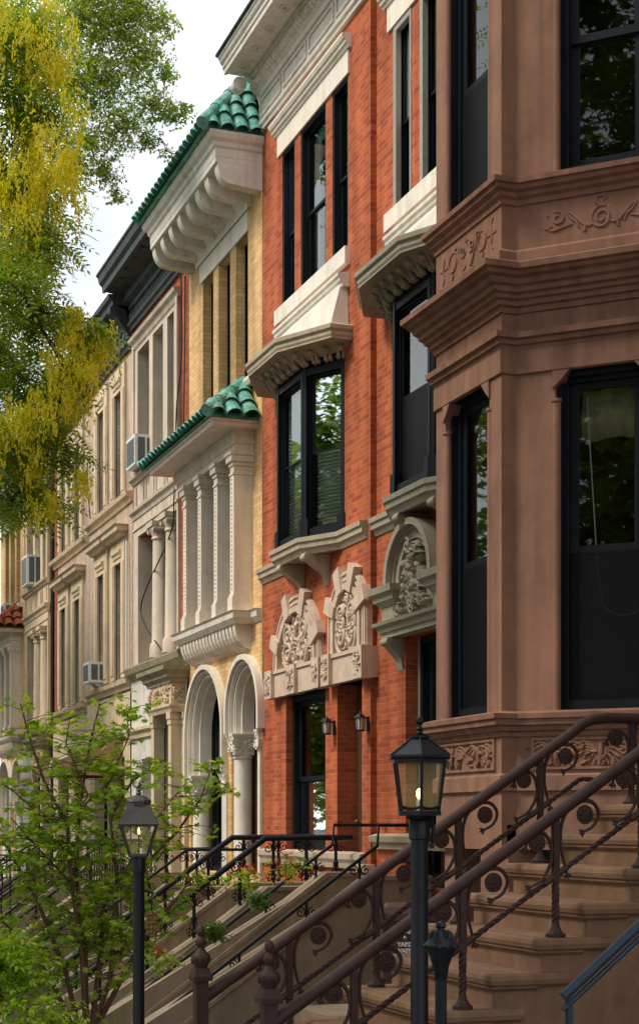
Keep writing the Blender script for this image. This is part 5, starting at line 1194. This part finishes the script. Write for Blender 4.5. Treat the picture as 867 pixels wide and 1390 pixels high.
# ------------------------------------------------------------------ ground
def struct(name, mb, m):
    o = mb.build(name, M[m]); o['kind'] = 'structure'; return o
m = MB(); m.add([(-400,-200,GZ-.16),(400,-200,GZ-.16),(400,900,GZ-.16),(-400,900,GZ-.16)],[(0,1,2,3)]); struct('street', m, 'asphalt')
m = MB(); m.box(.0, 3.2, -20, 120, GZ-.155, GZ-.01); struct('sidewalk', m, 'walk')
m = MB(); m.box(-.16, -.003, -20, 120, GZ-.155, GZ-.004); struct('kerb', m, 'walk')
m = MB(); m.box(3.203, 7.6, -10, 100, GZ-.155, GZ+.002); struct('front_yards', m, 'soil')
m = MB(); m.box(5.0, 5.75, 12.4, 14.4, GZ+.004, .0); struct('raised_yard', m, 'stoop')

# ------------------------------------------------------------------ foliage
def scatter(name, T, faces, X3, parent, mat, at=None):
    """one mesh from many transformed copies of a small template: T (k,3), X3 = (rot Nx3x3, loc Nx3)"""
    Rm, Lc_ = X3; n = len(Lc_); k = len(T)
    V_ = np.einsum('nij,kj->nki', Rm, T) + Lc_[:,None,:]
    o0 = ORG.get(parent.name, Vector((0,0,0))) if parent else Vector(at or (0,0,0))
    V_ = V_.reshape(-1,3) - np.array(o0)
    fl = np.array(faces); q = fl.shape[1]
    Fc = (fl[None,:,:] + (np.arange(n)*k)[:,None,None]).reshape(-1)
    me = bpy.data.meshes.new(name); me.vertices.add(len(V_)); me.vertices.foreach_set('co', V_.astype(np.float32).reshape(-1))
    me.loops.add(len(Fc)); me.loops.foreach_set('vertex_index', Fc.astype(np.int32))
    nf = len(Fc)//q; me.polygons.add(nf); me.polygons.foreach_set('loop_start', (np.arange(nf)*q).astype(np.int32)); me.polygons.foreach_set('loop_total', np.full(nf,q,np.int32))
    me.update(calc_edges=True); me.validate(); me.materials.append(mat)
    ob = bpy.data.objects.new(name, me); COL.objects.link(ob)
    if parent: ob.parent = parent
    else: ob.location = o0
    ORG[ob.name] = Vector(o0); return ob
def rots(n, tilt, scale, yaw=None):
    y = NR.uniform(0, 2*np.pi, n) if yaw is None else yaw; t = NR.uniform(tilt[0], tilt[1], n); r = NR.normal(0, .35, n); s = NR.uniform(scale[0], scale[1], n)
    cy, sy, ct, st, cr, sr = np.cos(y), np.sin(y), np.cos(t), np.sin(t), np.cos(r), np.sin(r); z = np.zeros(n); o = np.ones(n)
    Rz = np.stack([np.stack([cy,-sy,z],1),np.stack([sy,cy,z],1),np.stack([z,z,o],1)],1)
    Ry = np.stack([np.stack([ct,z,st],1),np.stack([z,o,z],1),np.stack([-st,z,ct],1)],1)
    Rx = np.stack([np.stack([o,z,z],1),np.stack([z,cr,-sr],1),np.stack([z,sr,cr],1)],1)
    return np.einsum('nij,njk,nkl->nil', Rz, Ry, Rx)*s[:,None,None]
# templates: leaves point along +x
def pinnate(k=6, L=.26, l=.062, w=.021):
    V_, Fs = [], []
    for i in range(k):
        x = L*(i+1)/k; dr = -.06*(x/L)**2
        for sg in ((-1,1) if i < k-1 else (0,)):
            a = rad(62)*sg; c, s = math.cos(a), math.sin(a); b = len(V_)
            for (u, v, zz) in ((0,0,0),(l*.45,w*.5,-.004),(l,0,-.014),(l*.45,-w*.5,-.004)): V_.append((x+u*c-v*s, u*s+v*c, dr+zz))
            Fs.append((b,b+1,b+2,b+3))
    return np.array(V_), Fs
def spray(k=7, l=.068, w=.026):
    V_, Fs = [], []
    for i in range(k):
        a = (i-(k-1)/2)*.62 + R.uniform(-.2,.2); x = .03*i; c, s = math.cos(a), math.sin(a); b = len(V_); ll = l*R.uniform(.8,1.2); zt_ = R.uniform(-.02,.02)
        for (u, v, zz) in ((.01,0,0),(ll*.5,w*.5,.004),(ll,0,-.012),(ll*.5,-w*.5,.004)): V_.append((x*.6+u*c-v*s, u*s+v*c, zt_+zz))
        Fs.append((b,b+1,b+2,b+3))
    return np.array(V_), Fs
def panicle(k=34, L=.27):
    V_, Fs = [], []
    for i in range(k):
        t = i/(k-1); r = .045*(1-.75*t); a = R.uniform(0,6.28); z = -L*t; s = .0115*R.uniform(.8,1.3); b = len(V_)
        cx, cy = r*math.cos(a), r*math.sin(a); e = R.uniform(0,6.28); f = R.uniform(-1,1)
        for q in range(4): g_ = e+q*math.pi/2; V_.append((cx+s*math.cos(g_)*.6, cy+s*f*math.cos(g_)*.6, z+s*1.3*math.sin(g_)))
        Fs.append((b,b+1,b+2,b+3))
    return np.array(V_), Fs
def ellip(c, r, n, shell=.5):
    v = NR.normal(size=(n,3)); v /= np.linalg.norm(v,axis=1)[:,None]; q = NR.uniform(0,1,n)**(shell)
    return np.array(c) + v*q[:,None]*np.array(r)
def limb(m, a, b, r0, r1, sag=.3, k=8):
    a, b = Vector(a), Vector(b); pts = []
    for i in range(k+1):
        t = i/k; p = a.lerp(b, t); p.z += sag*math.sin(math.pi*t); p += Vector((R.uniform(-1,1),R.uniform(-1,1),R.uniform(-1,1)))*.05*(0 < i < k); pts.append(p)
    m.tube(pts, [r0+(r1-r0)*i/k for i in range(k+1)], 7); return pts
def street_tree(base, h, name, label, clumps, leaf, lm, dens, flower=None, trunk_r=.22, fork=.45, yellow=()):
    g = thing(name, base, label, 'tree', 'street trees overhanging the row'); bx, by, bz = base
    m = MB(); top = Vector((bx+.2, by+.2, bz+h*fork))
    m.tube([(bx,by,bz-.1),(bx+.03,by,bz+.3),(bx+.05,by+.05,bz+h*fork*.5),top,top+Vector((.1,.1,h*.25))], [trunk_r*1.35,trunk_r*1.05,trunk_r*.9,trunk_r*.75,trunk_r*.4], 12)
    P_, Pf = [], []
    pool = [top, top+Vector((.05,.05,h*.12)), top+Vector((.1,.1,h*.25))]
    for (c, r, n) in sorted(clumps, key=lambda q: (Vector(q[0])-top).length):
        c = Vector(c); a = min(pool, key=lambda p: (p-c).length + .25*(p-top).length); d0 = (a-top).length
        pts = limb(m, a, c, max(.012, .085-.013*d0)*(.6 if r < .5 else 1), .007, sag=.12, k=6)
        pool += pts[3:]
        for q in range(4):
            e = Vector(ellip(c, (r*.8,)*3, 1, 1)[0]); limb(m, pts[R.randint(4,6)], e, .008, .003, .04, 4)
    m.build('trunk', M['bark'], g, smooth=True)
    for (c, r, n) in clumps: P_.append(ellip(c, (r,r,r*.85), int(n*dens), .55))
    P_ = np.concatenate(P_); T, Fs = leaf
    scatter('crown', T, Fs, (rots(len(P_), (-.1,.9), (.75,1.25)), P_), g, lm)
    if flower:
        P_ = []
        for (c, r, n) in yellow:
            for s_ in ellip(c, (r*1.3,r*1.3,r*1.2), max(3,n//9), .5): P_.append(ellip(s_, (r*.28+.03,r*.28+.03,r*.22+.03), int(R.uniform(3,13)), .7))
            P_.append(ellip(c, (r*1.6,)*3, n//2, .5))
        P_ = np.concatenate(P_); T, Fs = flower
        scatter('blossom', T, Fs, (rots(len(P_), (-.25,.25), (.7,1.25)), P_), g, M['yel'])
    return g
def cl(lst, z0, f=1.0):
    out = []
    for (px, py, rp_, *rest) in lst:
        z = z0 + (rest[0] if rest else 0); r = rp_*z/F; c = W(px,py,z); out.append((tuple(c), r, f*r*r))
    return out
zA = 17.0
A_ = cl([(-60,60,120),(40,40,62),(45,150,66),(25,250,80,.6),(62,320,48),(15,380,70,-.5),(55,425,52),(108,440,38),(140,452,20),(35,520,60,.4),(92,505,38),(15,600,60),(72,585,40),(95,612,26),(40,650,38),(72,678,30),(15,680,34),(-10,470,70,.8),(30,330,60,1.2)], zA, 1250)
A_ += cl([(-200,200,230),(-170,450,170),(-90,-180,230),(80,-200,150),(-330,50,260,-2),(-380,350,220,-3)], zA, 170)
YA = [(tuple(W(px,py,zA+R.uniform(-.7,.2))), rp_*zA/F, n) for (px,py,rp_,n) in ((35,30,48,75),(20,90,48,70),(70,20,22,20),(72,60,24,16),(85,150,28,34),(55,150,40,50),(40,215,52,80),(90,210,22,22),(20,280,55,70),(70,270,36,36),(15,330,45,40),(100,455,30,46),(135,462,22,34),(80,475,30,30),(75,520,32,44),(105,535,18,22),(45,560,35,34),(20,590,36,36),(45,620,28,24),(-40,180,70,60),(120,500,12,8),(60,680,14,8),(110,640,8,5))]
street_tree((.8, 14.6, GZ), 9, 'golden_rain_tree', 'leafy tree at upper left with hanging yellow blossom clusters and dark green leaflets', A_, pinnate(6, .30, .075, .027), M['leafA2'], .8, panicle(), .24, .45, YA)
zB = 25.5
B_ = cl([(110,30,62),(165,35,52),(195,78,44),(148,105,58),(95,110,58),(212,140,30),(238,152,22),(256,146,10),(168,172,42),(118,190,48),(140,232,26),(160,262,16),(90,230,40),(205,190,18),(226,206,10),(222,30,22),(190,10,40),(130,-30,80),(228,100,18)], zB, 1250)
B_ += cl([(0,60,130),(20,-150,200),(-180,50,200),(-200,-200,250),(60,250,90,1)], zB, 110)
street_tree((.7, 25.5, GZ), 13, 'street_tree', 'airy pale green tree against the white sky behind the yellow blossom', B_, spray(), M['leafB'], 1.0, None, .26, .5)
# trees across and up the street: they shade the lower storeys and show in the window glass
def far_tree(x, y, h, r, label, n=1700, yel=False, lo=.42, sz=1.0):
    cs = []
    for i in range(12):
        a = i*2.4; q = (.25,.75,1)[i%3]; cs.append(((x+r*.62*math.cos(a)*q, y+r*.62*math.sin(a)*q, GZ+h*(lo+.12)+h*(.86-lo)*((i*.37)%1)), r*.5, n/12))
    T, Fs = spray(6, .22*sz, .12*sz)
    street_tree((x,y,GZ), h, 'street_tree', label, cs, (T,Fs), M['leafB' if yel else 'leafA'], 1.0, None, .25, lo)
O6 = ('nearest','second','third','fourth','fifth','sixth','seventh','eighth')
for i, (x, y) in enumerate(((-6.8,-6),(-6.6,1.5),(-6.8,9),(-6.8,17),(-6.8,25),(-6.8,34),(-7,44),(-7,56))):
    far_tree(x, y, 19 if i < 3 else 12+1.2*(i%2), 5.4 if i < 3 else 4.8, 'tall leafy tree across the street, '+O6[i]+' from the near end', n=9000 if i < 3 else 5200, yel=i % 2 == 1, lo=.22)
far_tree(.3, 5.2, 15, 3.4, 'street tree whose high crown hangs above the viewer', n=15000, lo=.56, sz=.36)
far_tree(.7, 37, 11, 4, 'street tree beyond the pale green one', n=5000, yel=True, lo=.22)
far_tree(.5, 46, 14, 4.4, 'second street tree beyond the pale green one', n=5000, lo=.2)
far_tree(.3, 57, 15, 4.6, 'third street tree beyond the pale green one', n=5000, yel=True, lo=.2)
far_tree(-4.5, 72, 17, 7, 'broad tree at the far end of the street', n=5000, lo=.15, sz=1.4)

# Japanese maple in the front yard
zM = 13.2
g = thing('maple_tree', tuple(W(118,1390,zM)), 'small lacy green maple with thin stems behind the bronze lamp at lower left', 'tree')
ORG[g.name] = W(118,1390,zM)
m = MB(); Pm = []; Ym = []
stems = [[(118,1420),(112,1300),(98,1200),(92,1120),(60,1060),(40,1000),(28,955)],[(118,1420),(116,1290),(104,1190),(108,1100),(122,1010),(136,955)],[(122,1420),(135,1310),(142,1225),(190,1180),(240,1130),(272,1085),(288,1040)],[(118,1420),(150,1330),(160,1200),(150,1110),(180,1060),(225,1030)],
         [(112,1420),(90,1320),(50,1220),(10,1150),(-30,1110)],[(110,1420),(70,1330),(25,1270),(-30,1220)],[(118,1420),(175,1310),(205,1260),(240,1220),(262,1190)],[(104,1190),(70,1120),(20,1075),(-25,1045)],[(98,1200),(60,1160),(15,1110)],[(108,1100),(150,1060),(175,1000),(172,960)],[(160,1200),(205,1120),(250,1065)],[(92,1120),(120,1080),(90,1010),(95,975)],[(116,1290),(160,1270),(200,1225)],[(50,1220),(40,1150),(55,1100)]]
for si, s_ in enumerate(stems):
    dz = R.uniform(-.45,.45); k = len(s_); pts = [W(p[0],p[1],zM+dz*i/(k-1)) for i,p in enumerate(s_)]
    m.tube(pts, [.022*(1-i/(k-.3))+.003 if si < 7 else .008*(1-i/k)+.002 for i in range(k)], 6)
    for i in range(1,k):
        a, b = pts[i-1], pts[i]; L = (b-a).length
        if a.z < .2 and i < 3 : nn = 1
        else: nn = int(L*35)
        for q in range(nn):
            p = a.lerp(b, R.random()); an = R.uniform(0,6.28); l = R.uniform(.1,.38); e = p + Vector((math.cos(an)*l, math.sin(an)*l, R.uniform(-.06,.10)))
            m.tube([p, p.lerp(e,.5)+Vector((0,0,.02)), e], [.004,.003,.0015], 4)
            for w_ in range(7): Pm.append(tuple(p.lerp(e, R.uniform(.3,1.1)) + Vector((R.uniform(-.05,.05),R.uniform(-.05,.05),R.uniform(-.03,.03)))))
    for q in range(10): Pm.append(tuple(pts[-1]+Vector((R.uniform(-.1,.1),R.uniform(-.1,.1),R.uniform(-.08,.08)))))
m.build('trunk', M['twig'], g, smooth=True)
V_, Fs = [(0,0,0)], []
for i, a in enumerate((-105,-62,-28,0,28,62,105)):
    l = (.030,.043,.052,.058,.052,.043,.030)[i]*1.05; c, s = math.cos(rad(a)), math.sin(rad(a)); b = len(V_)
    V_ += [(.42*l*c+.0095*s,.42*l*s-.0095*c,.002),(l*c,l*s,-.008),(.42*l*c-.0095*s,.42*l*s+.0095*c,.002)]; Fs.append((0,b,b+1,b+2))
Pm = np.array(Pm); scatter('crown', np.array(V_), Fs, (rots(len(Pm), (.02,.9), (.6,1.05)), Pm), g, M['leafM'])
# low shrub at the corner, yard plants, red geraniums
def shrub(c, r, n, label, mat='leafS', name='shrub', sc=1.0):
    g = thing(name, (c[0],c[1],c[2]-r*.9), label, 'shrub'); m = MB()
    for i in range(7):
        e = Vector(ellip(c, (r*.7,r*.7,r*.6), 1, .6)[0]); b_ = Vector((c[0],c[1],c[2]-r*.9)); m.tube([b_,b_.lerp(e,.5)+Vector((.03,0,.03)),e], [.014,.009,.004], 5)
    m.build('stem', M['twig'], g); P_ = ellip(c, (r,r,r*.8), n, .6); T, Fs = spray(6, .06*sc, .026*sc)
    scatter('foliage', T, Fs, (rots(n, (-.3,1.0), (.8,1.3)), P_), g, M[mat]); return g
shrub(W(0,1310,12.6), .42, 600, 'dense leafy green shrub at the lower left corner', 'leafM')
shrub(W(50,1400,12.3), .42, 500, 'low green shrub under the maple at the bottom edge', 'leafM')
shrub(W(290,1262,17.8), .13, 90, 'small dark needle plant between the sloping stoop walls'); shrub(W(350,1218,18.9), .10, 60, 'small dark plant tucked against the cement cheek wall')
def geranium(px, py, z, label, n=5, r=.15):
    c = W(px,py,z); g = thing('red_geranium', (c.x,c.y,c.z-.26), label, 'flower', 'red geraniums by the stoops'); m = MB(); Pl, Pp = [], []
    for i in range(n):
        e = c + Vector((R.uniform(-r,r),R.uniform(-r,r),R.uniform(-r*.8,r*.8))); m.tube([(c.x,c.y,c.z-.26), (c.x,c.y,c.z-.12), e], .005, 4)
        Pp += [tuple(e+Vector((R.gauss(0,.02),R.gauss(0,.02),R.gauss(0,.02)))) for _ in range(11)]
        Pl += [tuple(e+Vector((R.gauss(0,.09),R.gauss(0,.09),R.gauss(-.08,.06)))) for _ in range(12)]
    m.build('stem', M['twig'], g); T, Fs = spray(4, .05, .04); scatter('foliage', T, Fs, (rots(len(Pl),(-.3,1),(.8,1.3)), np.array(Pl)), g, M['leafM'])
    T, Fs = spray(4, .022, .02); scatter('blossom', T, Fs, (rots(len(Pp),(-1,1),(.8,1.3)), np.array(Pp)), g, M['petal'])
geranium(388,1166,19.2,'red geranium blooming in front of the red brick base',4,.10); geranium(338,1182,20.3,'red geranium between the two thick black handrails',4,.13); geranium(212,1285,16.5,'red geranium low among the maple leaves',4,.10); geranium(318,1176,20.6,'red geranium by the far thick handrail, left of the others',3,.09)

# ------------------------------------------------------------------ sky, sun, camera
w = bpy.data.worlds.new('World'); SC.world = w; w.use_nodes = True; nt = w.node_tree; N = nt.nodes; L = nt.links
bg = N['Background']; sky = N.new('ShaderNodeTexSky'); sky.sky_type = 'NISHITA'; sky.sun_disc = False
SE, SA = rad(50), rad(-86)                          # sun height, azimuth from +Y towards +X
sky.sun_elevation = SE; sky.sun_rotation = SA; sky.air_density = 1.2; sky.dust_density = 4.0; sky.ozone_density = 1.0
tc = N.new('ShaderNodeTexCoord'); n1 = N.new('ShaderNodeTexNoise'); n1.inputs['Scale'].default_value = 2.2; n1.inputs['Detail'].default_value = 5; L.new(tc.outputs['Generated'], n1.inputs['Vector'])
mr = N.new('ShaderNodeMapRange'); mr.inputs[1].default_value = .35; mr.inputs[2].default_value = .7; mr.inputs[3].default_value = .88; mr.inputs[4].default_value = .98; L.new(n1.outputs['Fac'], mr.inputs[0])
mx = N.new('ShaderNodeMix'); mx.data_type = 'RGBA'; L.new(mr.outputs[0], mx.inputs[0]); L.new(sky.outputs[0], mx.inputs[6]); cm = N.new('ShaderNodeMix'); cm.data_type = 'RGBA'; cm.inputs[6].default_value = (4.2,4.5,4.9,1); cm.inputs[7].default_value = (8.0,7.9,7.7,1)
n2 = N.new('ShaderNodeTexNoise'); n2.inputs['Scale'].default_value = 3.1; n2.inputs['Detail'].default_value = 6; n2.inputs['Distortion'].default_value = .6; L.new(tc.outputs['Generated'], n2.inputs['Vector'])
m2 = N.new('ShaderNodeMapRange'); m2.inputs[1].default_value = .40; m2.inputs[2].default_value = .66; L.new(n2.outputs['Fac'], m2.inputs[0]); L.new(m2.outputs[0], cm.inputs[0]); L.new(cm.outputs[2], mx.inputs[7])
L.new(mx.outputs[2], bg.inputs[0]); bg.inputs[1].default_value = .10
sd = bpy.data.lights.new('sun', 'SUN'); sd.energy = 1.5; sd.angle = rad(18); sd.color = (1,.92,.80)
so = bpy.data.objects.new('sun', sd); COL.objects.link(so)
dv = Vector((math.sin(SA)*math.cos(SE), math.cos(SA)*math.cos(SE), math.sin(SE))); so.rotation_euler = dv.to_track_quat('Z','Y').to_euler()
cd = bpy.data.cameras.new('camera'); cam = bpy.data.objects.new('camera', cd); COL.objects.link(cam); SC.camera = cam
cam.location = (0,0,EYE); cam.rotation_euler = (rad(90), 0, -TH); cd.sensor_fit = 'AUTO'; cd.sensor_width = 36; cd.lens = F/1390*36; cd.shift_y = (HY-695)/1390; cd.shift_x = 0; cd.clip_end = 3000; cd.clip_start = .1
vs_ = SC.view_settings; vs_.view_transform = 'Standard'; vs_.look = 'None'; vs_.exposure = 1.2; vs_.gamma = 1; vs_.use_curve_mapping = False
SC.cycles.max_bounces = 8; SC.cycles.transparent_max_bounces = 16; SC.cycles.use_denoising = True
